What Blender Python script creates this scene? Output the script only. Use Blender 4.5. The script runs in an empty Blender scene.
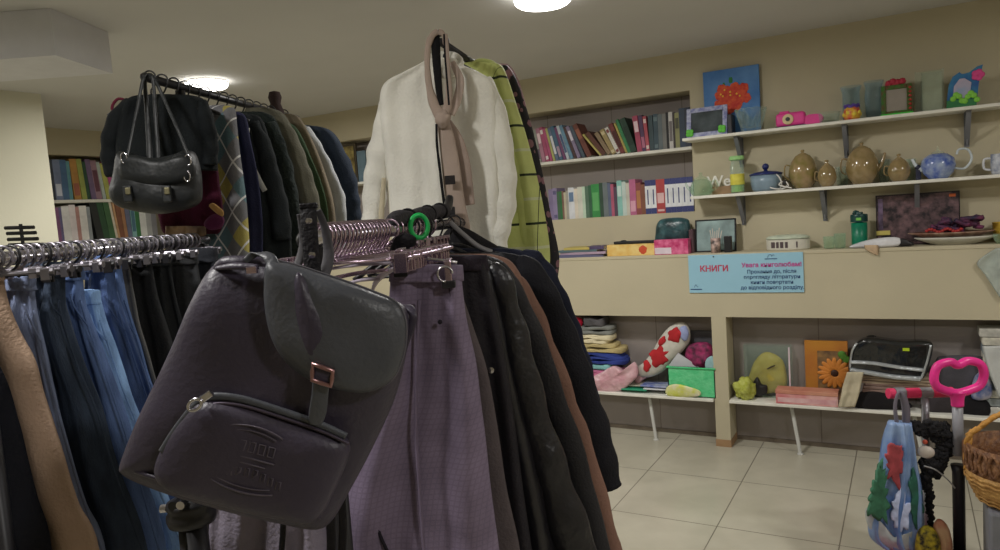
import bpy, bmesh, math, random
from mathutils import Vector, Matrix, noise
R=math.radians; PI=math.pi
rnd=random.Random(7)
V=Vector
SC=bpy.context.scene; COL=SC.collection
# ------------------------------------------------------------ camera maths
AX=V((0.867,0.017,0.497)); v1=(-740,300); v2=(906,185); F=711.12
def _cam(p): return V(((p[0]-500)/F,-(p[1]-275)/F,-1.0))
AX=-_cam(v1); AX.normalize()
AY=_cam(v2); AY=AY-AX*AX.dot(AY); AY.normalize()
AZ=AX.cross(AY)
H=1.55; CAM=V((0,0,H))
def ray(p):
    c=_cam(p); return V((AX.dot(c),AY.dot(c),AZ.dot(c)))
def onz(px,py,z): r=ray((px,py)); return CAM+r*((z-H)/r.z)
def ony(px,py,y): r=ray((px,py)); return CAM+r*(y/r.y)
def onx(px,py,x): r=ray((px,py)); return CAM+r*(x/r.x)
def atd(px,py,d): return CAM+ray((px,py))*d
CR=V((AX.x,AY.x,0)).normalized()          # camera right, level
CF=V((-CR.y,CR.x,0))                      # level forward
cd=bpy.data.cameras.new('camera'); cam=bpy.data.objects.new('camera',cd); COL.objects.link(cam)
M=Matrix(((AX.x,AX.y,AX.z),(AY.x,AY.y,AY.z),(AZ.x,AZ.y,AZ.z))).to_4x4(); M.translation=CAM
cam.matrix_world=M; cd.sensor_width=36; cd.lens=36*F/1000; cd.clip_start=.02
SC.camera=cam
class Fr:
    """vertical plane through a point, turned by yaw from facing the camera"""
    def __init__(s,px,py,d,yaw=0,z=None):
        s.o=atd(px,py,d)
        s.u=CR.copy(); s.u.rotate(Matrix.Rotation(R(yaw),3,'Z')); s.n=V((s.u.y,-s.u.x,0))  # n points to the viewer
    def p(s,px,py,off=0):
        r=ray((px,py)); n=s.n; o=s.o+n*off
        return CAM+r*((o-CAM).dot(n)/r.dot(n))
class FrY:
    """plane parallel to the back wall"""
    def __init__(s,y): s.y=y; s.u=V((1,0,0)); s.n=V((0,-1,0)); s.o=V((0,y,0))
    def p(s,px,py,off=0): return ony(px,py,s.y-off)
# ------------------------------------------------------------ materials
def mute(c,k=.38):  # pulls a colour towards grey, putting haze into it
    g=sum(c)/3; return tuple(int(x*(1-k)+(g*.9+12)*k) for x in c)
def lin(c):
    return tuple(((x/255)/12.92 if x/255<=.04045 else ((x/255+.055)/1.055)**2.4) for x in c)+(1,)
MC={}
def mat(name,c,rough=.7,metal=0,var=.12,scale=12,bump=.15,bscale=60,trans=0,emit=0,sheen=0,stretch=(1,1,1),spec=.5,alpha=1,c2=None,ior=1.45,coat=0):
    if name in MC: return MC[name]
    m=bpy.data.materials.new(name); m.use_nodes=True; nt=m.node_tree; N=nt.nodes; L=nt.links
    b=N['Principled BSDF']; b.inputs['Roughness'].default_value=rough; b.inputs['Metallic'].default_value=metal
    b.inputs['IOR'].default_value=ior; b.inputs['Specular IOR Level'].default_value=spec
    b.inputs['Transmission Weight'].default_value=trans; b.inputs['Alpha'].default_value=alpha
    b.inputs['Coat Weight'].default_value=coat
    if sheen: b.inputs['Sheen Weight'].default_value=sheen
    a=lin(c); d=lin(c2) if c2 else tuple(min(1,x*(1+var*2)) for x in a[:3])+(1,); a0=a if c2 else tuple(x*(1-var) for x in a[:3])+(1,)
    tc=N.new('ShaderNodeTexCoord'); mp=N.new('ShaderNodeMapping'); mp.inputs['Scale'].default_value=stretch
    L.new(tc.outputs['Object'],mp.inputs['Vector'])
    n=N.new('ShaderNodeTexNoise'); n.inputs['Scale'].default_value=scale; n.inputs['Detail'].default_value=4
    L.new(mp.outputs['Vector'],n.inputs['Vector'])
    mx=N.new('ShaderNodeValToRGB'); mx.color_ramp.elements[0].position=.35; mx.color_ramp.elements[1].position=.68
    mx.color_ramp.elements[0].color=a0; mx.color_ramp.elements[1].color=d
    L.new(n.outputs['Fac'],mx.inputs['Fac']); L.new(mx.outputs['Color'],b.inputs['Base Color'])
    if bump:
        n2=N.new('ShaderNodeTexNoise'); n2.inputs['Scale'].default_value=bscale; L.new(mp.outputs['Vector'],n2.inputs['Vector'])
        bp=N.new('ShaderNodeBump'); bp.inputs['Strength'].default_value=bump; bp.inputs['Distance'].default_value=.01
        L.new(n2.outputs['Fac'],bp.inputs['Height']); L.new(bp.outputs['Normal'],b.inputs['Normal'])
    if emit:
        b.inputs['Emission Color'].default_value=a; b.inputs['Emission Strength'].default_value=emit
    MC[name]=m; return m
def cloth(c,**k):
    k.setdefault('rough',.9); k.setdefault('var',.15); k.setdefault('scale',9); k.setdefault('bump',.25); k.setdefault('bscale',180); k.setdefault('spec',.25)
    return mat('cloth_%d_%d_%d'%c+('_s' if k.get('stretch') else ''),c,**k)
def denim(c):
    g=sum(c)/3; c=tuple(int(x*1.08-g*.08+14) for x in c)
    return mat('denim_%d_%d_%d'%c,c,rough=.9,var=.16,scale=16,stretch=(3,3,.7),bump=.35,bscale=160,spec=.2)
def paint(c,**k):
    k.setdefault('rough',.5); k.setdefault('bump',0); k.setdefault('var',.05)
    return mat('paint_%d_%d_%d_%.2f'%(c+(k['rough'],)),c,**k)
def glass(c=(225,240,232),name='clear_glass'):
    if name in MC: return MC[name]
    m=mat(name,c,rough=.06,bump=0,var=0,spec=.9); N,L,b=nodes(m)
    out=[n for n in N if n.type=='OUTPUT_MATERIAL'][0]; t=N.new('ShaderNodeBsdfTransparent'); t.inputs[0].default_value=tuple(.72+.28*x for x in lin(c)[:3])+(1,)
    lw=N.new('ShaderNodeLayerWeight'); lw.inputs['Blend'].default_value=.35; mm=N.new('ShaderNodeMath'); mm.operation='MULTIPLY_ADD'; mm.inputs[1].default_value=.3; mm.inputs[2].default_value=.04
    L.new(lw.outputs['Facing'],mm.inputs[0]); mx=N.new('ShaderNodeMixShader'); L.new(mm.outputs[0],mx.inputs[0]); L.new(t.outputs[0],mx.inputs[1]); L.new(b.outputs[0],mx.inputs[2]); L.new(mx.outputs[0],out.inputs[0])
    return m
CHROME=mat('chrome',(200,198,205),rough=.22,metal=1,bump=0,var=.02)
PINKCHROME=mat('mauve_tinted_chrome',(185,165,182),rough=.25,metal=1,bump=0,var=.05)
BLKMETAL=mat('black_painted_metal',(28,27,30),rough=.4,bump=0)
PAPER=paint((225,220,200),rough=.9)
def nodes(m): return m.node_tree.nodes,m.node_tree.links,m.node_tree.nodes['Principled BSDF']
class NB:
    """small helper to chain math nodes"""
    def __init__(s,m): s.N,s.L,s.b=nodes(m)
    def m(s,op,a,b=None,c=None):
        n=s.N.new('ShaderNodeMath'); n.operation=op
        for i,x in enumerate((a,b,c)):
            if x is None: continue
            if isinstance(x,(int,float)): n.inputs[i].default_value=x
            else: s.L.new(x,n.inputs[i])
        return n.outputs[0]
    def uv(s):
        t=s.N.new('ShaderNodeTexCoord'); q=s.N.new('ShaderNodeSeparateXYZ'); s.L.new(t.outputs['UV'],q.inputs[0]); return q.outputs[0],q.outputs[1]
    def obj(s):
        t=s.N.new('ShaderNodeTexCoord'); q=s.N.new('ShaderNodeSeparateXYZ'); s.L.new(t.outputs['Object'],q.inputs[0]); return q.outputs
    def mix(s,f,a,b):
        n=s.N.new('ShaderNodeMix'); n.data_type='RGBA'; s.L.new(f,n.inputs['Factor'])
        for k,x in (('A',a),('B',b)):
            i=[q for q in n.inputs if q.name==k and q.type=='RGBA'][0]
            if isinstance(x,tuple): i.default_value=x
            else: s.L.new(x,i)
        return [q for q in n.outputs if q.type=='RGBA'][0]
    def band(s,x,w): # 1 where fract(x)<w
        return s.m('LESS_THAN',s.m('FRACT',x),w)
    def col(s,c): s.L.new(c,s.b.inputs['Base Color'])
# ------------------------------------------------------------ objects
def finish(name,bm,m,parent=None,label=None,cat=None,group=None,kind=None,smooth=False,extra=None):
    me=bpy.data.meshes.new(name)
    bmesh.ops.recalc_face_normals(bm,faces=bm.faces[:])
    if parent is None:
        xs=[v.co for v in bm.verts]; lo=V((min(v.x for v in xs),min(v.y for v in xs),min(v.z for v in xs))); hi=V((max(v.x for v in xs),max(v.y for v in xs),max(v.z for v in xs)))
        off=V(((lo.x+hi.x)/2,(lo.y+hi.y)/2,lo.z))
    else: off=V(parent['_off'])
    for v in bm.verts: v.co-=off
    bm.to_mesh(me); bm.free()
    o=bpy.data.objects.new(name,me); COL.objects.link(o)
    ms=m if isinstance(m,(list,tuple)) else [m]
    for q in ms: me.materials.append(q)
    if smooth:
        for p in me.polygons: p.use_smooth=True
    if parent is None: o.location=off; o['_off']=tuple(off)
    else: o.parent=parent; o['_off']=tuple(off)
    if label: o['label']=label
    if cat: o['category']=cat
    if group: o['group']=group
    if kind: o['kind']=kind
    return o
def thing(name,label,cat,loc,group=None):
    o=bpy.data.objects.new(name,None); COL.objects.link(o); o.location=loc; o['_off']=tuple(loc)
    o.empty_display_size=.05
    o['label']=label; o['category']=cat
    if group: o['group']=group
    return o
def dup(root,shift,label=None,rz=0):
    r=root.copy(); COL.objects.link(r); r.location=root.location+shift; r.rotation_euler.z+=rz
    if label: r['label']=label
    for ch in root.children:
        c=ch.copy(); COL.objects.link(c); c.parent=r
        for g in ch.children:
            d=g.copy(); COL.objects.link(d); d.parent=c
    return r
BM=bmesh.new
def setmi(faces,mi):
    for f in faces: f.material_index=mi
def box(bm,lo,hi,bev=0,rot=None,piv=None,mi=0,seg=2):
    lo=V(lo); hi=V(hi); c=(lo+hi)/2; s=hi-lo
    g=bmesh.ops.create_cube(bm,size=1); vs=g['verts']
    for v in vs: v.co=V((v.co.x*s.x,v.co.y*s.y,v.co.z*s.z))+c
    fs=set(f for v in vs for f in v.link_faces); 
    if bev:
        es=set(e for v in vs for e in v.link_edges)
        q=bmesh.ops.bevel(bm,geom=list(es),offset=min(bev,min(s)*.45),segments=seg,affect='EDGES',profile=.5); vs=list(set(v for f in q['faces'] for v in f.verts)|set(v for v in vs if v.is_valid))
        fs=set(f for v in vs for f in v.link_faces)
    if rot is not None:
        p=V(piv) if piv is not None else c
        for v in vs: v.co=p+rot@(v.co-p)
    setmi(fs,mi); return vs
def obox(bm,c,u,v,w,a,b,d,bev=0,mi=0):
    """box centred at c with half sizes a,b,d along unit axes u,v,w"""
    vs=box(bm,(-a,-b,-d),(a,b,d),bev=bev,mi=mi)
    for q in vs: q.co=V(c)+u*q.co.x+v*q.co.y+w*q.co.z
    return vs
UP=V((0,0,1))
def catmull(pts,n,closed=False):
    out=[]; m=len(pts); segs=m if closed else m-1
    for k in range(n if closed else n+1):
        t=k*segs/n; i=min(int(t),segs-1); f=t-i
        g=lambda j: pts[j%m] if closed else pts[max(0,min(m-1,j))]
        p0,p1,p2,p3=g(i-1),g(i),g(i+1),g(i+2)
        out.append(.5*((2*p1)+(p2-p0)*f+(2*p0-5*p1+4*p2-p3)*f*f+(3*p1-p0-3*p2+p3)*f**3))
    return out
def tube(bm,pts,r,seg=8,closed=False,sm=0,mi=0,flat=1,up=None):
    """swept tube; r a number or list; flat squashes the second axis; up fixes the wide axis"""
    pts=[V(p) for p in pts]; rs=r if isinstance(r,(list,tuple)) else [r]*len(pts)
    if sm:
        q=catmull([V((p.x,p.y,p.z,rr)) for p,rr in zip(pts,rs)],sm,closed); pts=[V(x[:3]) for x in q]; rs=[x[3] for x in q]
    n=len(pts); rings=[]; pu=None
    for i,p in enumerate(pts):
        a=pts[(i-1)%n] if closed or i>0 else p; b=pts[(i+1)%n] if closed or i<n-1 else p
        t=(b-a); t=t.normalized() if t.length>1e-9 else V((0,0,1))
        if up is not None: u=V(up); u=(u-t*u.dot(t))
        elif pu is None: u=t.orthogonal()
        else: u=pu-t*pu.dot(t)
        if u.length<1e-6: u=t.orthogonal()
        u.normalize(); w=t.cross(u); pu=u
        rings.append([bm.verts.new(p+u*math.cos(2*PI*k/seg)*rs[i]+w*math.sin(2*PI*k/seg)*rs[i]*flat) for k in range(seg)])
    fs=[]
    for i in range(n if closed else n-1):
        A=rings[i]; B=rings[(i+1)%n]
        for k in range(seg): fs.append(bm.faces.new((A[k],A[(k+1)%seg],B[(k+1)%seg],B[k])))
    if not closed:
        fs.append(bm.faces.new(rings[0][::-1])); fs.append(bm.faces.new(rings[-1]))
    setmi(fs,mi); return fs
def lathe(bm,prof,c,seg=24,mi=0,sx=1,sy=1,ax=None):
    c=V(c); rings=[]
    for r,z in prof:
        if r<1e-5: rings.append([bm.verts.new(c+V((0,0,z)))])
        else: rings.append([bm.verts.new(c+V((r*sx*math.cos(2*PI*k/seg),r*sy*math.sin(2*PI*k/seg),z))) for k in range(seg)])
    fs=[]
    for A,B in zip(rings,rings[1:]):
        if len(A)==1 and len(B)==1: continue
        for k in range(seg):
            k2=(k+1)%seg
            if len(A)==1: fs.append(bm.faces.new((A[0],B[k2],B[k])))
            elif len(B)==1: fs.append(bm.faces.new((A[k],A[k2],B[0])))
            else: fs.append(bm.faces.new((A[k],A[k2],B[k2],B[k])))
    setmi(fs,mi); return fs
def prism(bm,pts,off,mi=0):
    """polygon of world points extruded by the vector off"""
    a=[bm.verts.new(V(p)) for p in pts]; b=[bm.verts.new(V(p)+V(off)) for p in pts]
    fs=[bm.faces.new(a),bm.faces.new(b[::-1])]
    n=len(a)
    for i in range(n): fs.append(bm.faces.new((a[i],b[i],b[(i+1)%n],a[(i+1)%n])))
    setmi(fs,mi); return fs
def puff(bm,pts,n,tf,tb,K=7,N=60,p=2.4,nz=0,ns=12,seed=0,smooth=True,mi=0,off=0,rag=0):
    """pillow-like solid from an outline of world points; bulges tf to the viewer, tb away"""
    n=V(n); pts=[V(q)+n*off for q in pts]
    pts=catmull(pts,N,True) if smooth else pts; N=len(pts)
    c=sum(pts,V((0,0,0)))/N; fs=[]
    if rag: pts=[c+(q-c)*(1+rag*noise.noise(q*40)) for q in pts]
    rim=[bm.verts.new(q) for q in pts]
    for sgn,T in ((1,tf),(-1,tb)):
        prev=rim
        for k in range(1,K+1):
            s=math.cos(PI/2*k/K) if k<K else 0; h=T*(1-s**p)**(1/p)
            if k==K: ring=[bm.verts.new(c+n*sgn*T)]
            else:
                ring=[]
                for q in pts:
                    w=c+(q-c)*s
                    d=nz*noise.noise(w*ns+V((seed,seed*2,0))) if nz else 0
                    ring.append(bm.verts.new(w+n*sgn*(h+d*min(1,h/T*1.5))))
            for i in range(N):
                j=(i+1)%N
                if len(ring)==1: f=(prev[i],prev[j],ring[0])
                else: f=(prev[i],prev[j],ring[j],ring[i])
                fs.append(bm.faces.new(f if sgn>0 else f[::-1]))
            prev=ring
    setmi(fs,mi); return fs
def garment(bm,fr,rows,th=.02,folds=3,amp=.008,seed=0,nr=34,nc=30,off=0,grow=1.0,mi=0):
    """hanging cloth: rows (y,xl,xr) in its own plane, closed, with folds deepening downwards. UV in metres"""
    uvl=bm.loops.layers.uv.verify()
    q=catmull([V((a,b,c)) for a,b,c in rows],nr)
    rng=random.Random(seed); ph=[rng.uniform(0,6.28) for _ in range(5)]; fk=[folds*rng.uniform(.8,1.2),folds*1.9,folds*.5]
    rings=[]; z0=None
    for i,(y,xl,xr) in enumerate(q):
        L=fr.p(xl,y,off); Rr=fr.p(xr,y,off); t=i/nr
        wd=(Rr-L).length
        ring=[]
        g=min(1,t*3)*grow
        def fold(u):
            return amp*(.25+.75*g)*(math.sin(2*PI*fk[0]*u+ph[0]+.8*math.sin(3*t+ph[3]))+.5*math.sin(2*PI*fk[1]*u+ph[1]+1.5*t)+.7*math.sin(2*PI*fk[2]*u+ph[2]-t*1.3))+.006*noise.noise(V((u*3+seed,t*6,seed)))
        for k in range(nc):
            u=k/(nc-1); pr=th*max(0,(1-abs(2*u-1)**3))**.5*(.55+.45*min(1,t*4+.2))
            ring.append((L.lerp(Rr,u)+fr.n*(pr+fold(u)),u*wd))
        for k in range(nc-2,0,-1):
            u=k/(nc-1); pr=th*max(0,(1-abs(2*u-1)**3))**.5*(.55+.45*min(1,t*4+.2))
            ring.append((L.lerp(Rr,u)+fr.n*(-pr+fold(u)),u*wd))
        rings.append([(bm.verts.new(a),b,a.z) for a,b in ring])
    m=len(rings[0]); fs=[]
    for A,B in zip(rings,rings[1:]):
        for k in range(m):
            k2=(k+1)%m; four=(A[k],A[k2],B[k2],B[k])
            f=bm.faces.new([x[0] for x in four])
            for l,x in zip(f.loops,four): l[uvl].uv=(x[1],x[2])
            fs.append(f)
    fs.append(bm.faces.new([x[0] for x in rings[0]][::-1])); fs.append(bm.faces.new([x[0] for x in rings[-1]]))
    setmi(fs,mi); return fs
def limb(bm,fr,pts,th=.8,seg=14,sm=24,off=0,mi=0,nz=.004):
    rip=.06 if th>.5 else 0
    """sleeve: pts (px,py,half width px); flattened by th in depth"""
    P=[];W=[]
    for a in pts:
        o=off+(a[3] if len(a)>3 else 0)
        p=fr.p(a[0],a[1],o); e=fr.p(a[0]+a[2],a[1],o); P.append(p); W.append((e-p).length)
    q=catmull([V((p.x,p.y,p.z,w)) for p,w in zip(P,W)],sm)
    PP=[V(x[:3]) for x in q]; RR=[x[3]*(1+rip*math.sin(i*1.1)) for i,x in enumerate(q)]
    return tube(bm,PP,RR,seg=seg,flat=th,up=fr.u,mi=mi)
def text(body,loc,rot,size,m,parent,name='lettering',ext=.0006,align='CENTER',bold=0):
    c=bpy.data.curves.new(name,'FONT'); c.body=body; c.size=size; c.align_x=align; c.align_y='CENTER'; c.extrude=ext; c.offset=bold
    o=bpy.data.objects.new(name,c); COL.objects.link(o); c.materials.append(m)
    bpy.context.view_layer.update(); me=bpy.data.meshes.new_from_object(o.evaluated_get(bpy.context.evaluated_depsgraph_get())); bpy.data.objects.remove(o); me.name=name
    me.materials.clear(); me.materials.append(m)
    o=bpy.data.objects.new(name,me); COL.objects.link(o)
    o.location=V(loc)-V(parent['_off']); o.rotation_euler=rot; o.parent=parent; o['_off']=parent['_off']; return o
def struct(name,bm,m,**k): return finish(name,bm,m,kind='structure',**k)

# ============================================================ ROOM
YF,YW,YN,CZ=4.42,4.63,4.85,2.49        # ledge face, upper wall, niche back, ceiling
NX=-1.185; XL=-6.0; COLX=-4.68
WALL=mat('cream_wall_paint',(187,178,152),rough=.8,var=.03,scale=2,bump=.05)
WALLG=mat('greyish_recess_shade',(146,138,133),rough=.85,var=.03,scale=2,bump=.05)  # panel grey with the shade of the recesses mixed into the colour
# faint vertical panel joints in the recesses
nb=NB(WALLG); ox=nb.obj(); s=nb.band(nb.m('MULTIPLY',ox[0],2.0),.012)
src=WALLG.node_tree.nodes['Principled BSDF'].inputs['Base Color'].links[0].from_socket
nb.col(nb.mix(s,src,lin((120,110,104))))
CEIL=mat('white_ceiling_paint',(200,199,196),rough=.85,var=.02,scale=1.5,bump=.03)
FLOOR=mat('floor_tiles',(172,167,150),rough=.28,var=.06,scale=5,bump=.02,c2=(184,179,162))
nb=NB(FLOOR); ox=nb.obj(); N_,L_,b_=nodes(FLOOR)
def struct_floor():
    bm=BM(); box(bm,(-6.6,-2.5,-.08),(3,YN,0)); return struct('floor',bm,FLOOR)
fl=struct_floor()
fo=fl.location
tx=nb.m('DIVIDE',nb.m('ADD',ox[0],fo.x+1.335+.002+5.27*2),.527); ty=nb.m('DIVIDE',nb.m('ADD',ox[1],fo.y-3.292+5.9*2),.59)
g=nb.m('MAXIMUM',nb.band(tx,.010),nb.band(ty,.009))
src=b_.inputs['Base Color'].links[0].from_socket
nb.col(nb.mix(g,src,lin((112,106,94))))
b=BM(); box(b,(-6.6,-2.5,CZ),(3,YN+.1,CZ+.1)); struct('ceiling',b,CEIL)
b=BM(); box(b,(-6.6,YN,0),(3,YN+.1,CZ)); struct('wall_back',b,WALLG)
b=BM(); box(b,(-4.95,YW,2.245),(3,YN,CZ)); box(b,(NX,YW,1.2),(3,YN,2.245)); box(b,(-6.6,YW,0),(-4.95,YN,CZ)); struct('wall_back',b,WALL)
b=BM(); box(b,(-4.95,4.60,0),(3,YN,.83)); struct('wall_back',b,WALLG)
# ledge: deep cream fascia with a top slab
b=BM(); box(b,(-4.95,YF,.822),(3,YF+.03,1.205)); box(b,(-4.95,YF-.004,1.196),(3,YN,1.216),bev=.003); box(b,(-4.95,YF+.03,.822),(3,4.60,.835)); struct('wall_back',b,WALL)
b=BM()
for x0 in (-3.0,-1.062,1.55): box(b,(x0,YF+.001,.045),(x0+.088,4.60,.822))
struct('pillar',b,WALL)
WOODB=mat('brown_plinth_wood',(150,120,88),rough=.6)
b=BM()
for x0 in (-3.0,-1.062,1.55): box(b,(x0-.003,YF-.003,0),(x0+.091,4.60,.045))
struct('trim_1',b,WOODB)
SKIRT=mat('dark_skirting_tile',(112,102,90),rough=.5)
b=BM(); box(b,(-4.95,4.59,0),(3,4.60,.025)); struct('baseboard_back',b,SKIRT)
# left side: deep wall with a book recess behind a column face
b=BM(); box(b,(-6.6,-2.5,0),(-6.3,YN,CZ)); struct('wall_left',b,WALL)
zt=onx(80,155.5,XL).z; zs1=onx(85,199.5,XL).z; zs2=onx(100,241.5,XL).z
b=BM(); box(b,(-6.3,2.5,zt),(XL,YW,CZ)); box(b,(-6.3,2.5,0),(XL,YW,zs2-.03)); box(b,(-6.3,4.35,zs2-.03),(XL,YW,zt)); struct('wall_left',b,WALL)
b=BM(); box(b,(-6.3,-2.5,0),(COLX,2.545,CZ)); struct('column',b,mat('pale_yellow_paint',(200,197,176),rough=.8,var=.02,scale=2,bump=.04))
b=BM(); box(b,(3,-2.5,0),(3.1,YN,CZ)); struct('wall_right',b,WALL)
b=BM(); box(b,(-6.6,-2.6,0),(3,-2.5,CZ)); struct('wall_front',b,WALL)
# boxed duct under the ceiling, turned from the room's axes
c0=onz(50,8,CZ); c1=onz(108,32,CZ); r=ray((55,55)); t=((c0.x**2+c0.y**2)**.5)/((r.x**2+r.y**2)**.5); zb=H+r.z*t
b=BM(); ln=(c1-c0).length; dv=(c1-c0).normalized(); lv=-CR
P=[c0,c0+dv*ln,c0+dv*ln+lv*1.5,c0+lv*1.5]; P=[V((p.x,p.y,CZ-.001)) for p in P]
prism(b,P,(0,0,zb-CZ)); struct('beam',b,mat('white_duct_paint',(208,208,212),rough=.7,var=.02,bump=.02))
# ============================================================ LAMPS
LAMPM=mat('lamp_diffuser',(255,252,245),emit=9,bump=0,var=0)
RIMM=paint((235,235,235))
def ceiling_lamp(x,y,label,power):
    t=thing('ceiling_lamp',label,'ceiling lamp',V((x,y,CZ-.04)),'round ceiling lamps')
    b=BM(); lathe(b,[(0,CZ-.001),(.118,CZ-.001),(.121,CZ-.012),(0,CZ-.012)],(x,y,0),32); finish('rim',b,RIMM,t,smooth=False)
    b=BM(); lathe(b,[(.122,CZ-.012),(.126,CZ-.02),(.122,CZ-.034),(.11,CZ-.043),(.07,CZ-.048),(0,CZ-.049)],(x,y,0),32); finish('diffuser',b,LAMPM,t,smooth=True)
    l=bpy.data.lights.new('lamp_light','AREA'); l.shape='DISK'; l.size=.22; l.energy=power; l.color=(1,.975,.94)
    lo=bpy.data.objects.new('lamp_light',l); COL.objects.link(lo); lo.location=(x,y,CZ-.055)
PW=27
p=onz(543,5,CZ-.045); ceiling_lamp(p.x,p.y,'round glowing ceiling lamp above the cream sweater',PW)
p=onz(207,88.5,CZ-.045); ceiling_lamp(p.x,p.y,'round glowing ceiling lamp over the upper left clothes rail',PW)
for x,y in ((1.3,2.6),(1.2,.2),(-1.4,.2),(-4.0,.6)):
    ceiling_lamp(x,y,'round ceiling lamp outside the picture above the shop floor',PW*.8)
w=bpy.data.worlds.new('world'); SC.world=w; w.use_nodes=True; w.node_tree.nodes['Background'].inputs['Color'].default_value=(.5,.5,.55,1); w.node_tree.nodes['Background'].inputs['Strength'].default_value=.1
SC.view_settings.view_transform='Standard'; SC.view_settings.look='None'; SC.view_settings.exposure=0; SC.view_settings.gamma=1; SC.view_settings.use_curve_mapping=False
# ============================================================ WALL SHELVES
WSH=paint((222,220,210),rough=.5); GREYM=paint((120,122,128),rough=.45)
S1,S2,LZ,LS=1.93,1.572,1.216,.305      # shelf tops
def wall_shelf(zt,x0,x1,brk,label):
    t=thing('wall_shelf',label,'shelf',V(((x0+x1)/2,YF,zt-.02)),'white wall shelves on grey brackets')
    b=BM(); box(b,(x0,YF,zt-.018),(x1,YW,zt),bev=.003); finish('board',b,WSH,t)
    for px,py in brk:
        x=ony(px,py,YF+.1).x; b=BM()
        box(b,(x-.012,YW-.006,zt-.20),(x+.012,YW,zt-.018)); box(b,(x-.012,YF+.03,zt-.024),(x+.012,YW,zt-.018))
        prism(b,[(x-.003,YF+.04,zt-.024),(x-.003,YW-.006,zt-.024),(x-.003,YW-.006,zt-.19),(x-.003,YW-.03,zt-.19),(x-.003,YW-.05,zt-.09)],(.006,0,0))
        prism(b,[(x-.012,YF+.04,zt-.03),(x-.012,YW-.006,zt-.19),(x-.012,YW-.006,zt-.18),(x-.012,YF+.04,zt-.024)],(.024,0,0))
        finish('bracket',b,GREYM,t)
wall_shelf(S1,-1.19,.7,((738,150),(845,140),(968,125)),'upper long white wall shelf on grey brackets with the pink toys')
wall_shelf(S2,-1.157,.7,((740,205),(823,200),(917,192)),'lower long white wall shelf on grey brackets with the teapots')
# shelves across the book recess
def board(x0,x1,zt,label):
    b=BM(); box(b,(x0,YW+.004,zt-.02),(x1,YN-.002,zt),bev=.002); return finish('recess_shelf',b,WSH,None,label,'shelf','shelves in the back wall book recess')
B1,B2=1.893,1.476
board(-4.9,NX-.004,B1,'upper white shelf inside the back wall recess under leaning books')
bb=BM(); box(bb,(-4.95,YW,LZ),(NX,YN,B2)); struct('wall_back',bb,WALL)
# low shelves with thin legs in the two open bays
for x0,x1,legs,lab in ((-2.9,-1.066,((658,438),),'low white shelf on a thin leg left of the cream pillar'),(-.97,1.5,((801,453),(925,466)),'low white shelf on thin legs right of the cream pillar')):
    t=thing('low_shelf',lab,'shelf',V(((x0+x1)/2,4.5,0)),'low shelves under the ledge')
    b=BM(); box(b,(x0,4.395,LS-.018),(x1,4.597,LS),bev=.003); finish('board',b,WSH,t)
    for px,py in legs:
        x=onz(px,py,0).x; b=BM(); tube(b,[(x-.05,4.47,LS-.018),(x,4.42,.004)],.011,seg=8); lathe(b,[(0,0),(.018,0),(.018,.006),(.011,.01)],(x,4.42,0),12); finish('leg',b,paint((190,190,185),rough=.4),t)
        b=BM(); box(b,(x-.06,4.44,LS-.024),(x-.04,4.58,LS-.018)); finish('support_arm',b,paint((190,190,185),rough=.4),t)
# ============================================================ BOOKS
def book(a,f,base,w,h,d,lean,c,label,group,title=None,drop=0):
    """a: unit vector along the shelf, f: towards the reader; base: lower left front corner; lean degrees, + = top towards -a"""
    a=V(a); f=V(f); 
    au=a.copy(); au.rotate(Matrix.Rotation(R(lean),3,f)); zu=UP.copy(); zu.rotate(Matrix.Rotation(R(lean),3,f))
    # which bottom corner stays on the shelf
    low=min(0,(au*w).z); o=V(base)-UP*low-f*0
    def c3(x,y,z): return o+au*x-f*y+zu*z
    def bx(bm,x0,x1,y0,y1,z0,z1,mi=0):
        vs=[bm.verts.new(c3(x,y,z)) for x in (x0,x1) for y in (y0,y1) for z in (z0,z1)]
        for q in ((0,1,3,2),(4,6,7,5),(0,4,5,1),(2,3,7,6),(0,2,6,4),(1,5,7,3)):
            fc=bm.faces.new([vs[i] for i in q]); fc.material_index=mi
    root=thing('book',label,'book',o,group)
    k=.0022
    b=BM(); bx(b,0,k,0,d,0,h); bx(b,w-k,w,0,d,0,h); bx(b,k,w-k,0,k,0,h)
    if title is not None:
        for q in title: bx(b,w*(q[3] if len(q)>3 else .12),w*(1-(q[3] if len(q)>3 else .12)),-.0008,0,h*q[0],h*q[1],mi=1)
    m=[paint(mute(c[0]),rough=.55,var=.1)]+([paint(mute(c[1]),rough=.55)] if len(c)>1 else [])
    finish('cover',b,m,root)
    b=BM(); bx(b,k,w-k,k,d-.004,.003,h-.003); finish('pages',b,PAPER,root)
    return root
T1=[(.2,.75,1)]; T2=[(.06,.16,1),(.8,.92,1)]; T3=[(.1,.4,1)]; T4=[(.55,.85,1)]; TS=[(.08,.17,1),(.2,.8,1),(.83,.92,1)]
def cname(c):
    import colorsys
    r,g,bb=[x/255 for x in c]; h,s,v=colorsys.rgb_to_hsv(r,g,bb)
    if s<.15: return 'black' if v<.25 else 'dark grey' if v<.45 else 'grey' if v<.72 else 'white'
    hh=h*360
    n='red' if hh<14 or hh>345 else 'orange' if hh<40 else 'yellow' if hh<68 else 'green' if hh<160 else 'teal' if hh<195 else 'blue' if hh<250 else 'purple' if hh<290 else 'pink'
    if n=='orange' and v<.65: n='brown'
    if n=='yellow' and v<.6: n='olive'
    return ('dark ' if v<.4 and n not in('brown',) else 'pale ' if s<.35 and v>.6 else '')+n
ORD=['first','second','third','fourth','fifth','sixth','seventh','eighth','ninth','tenth','eleventh','twelfth','thirteenth','fourteenth','fifteenth','sixteenth','seventeenth','eighteenth','nineteenth','twentieth']
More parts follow.
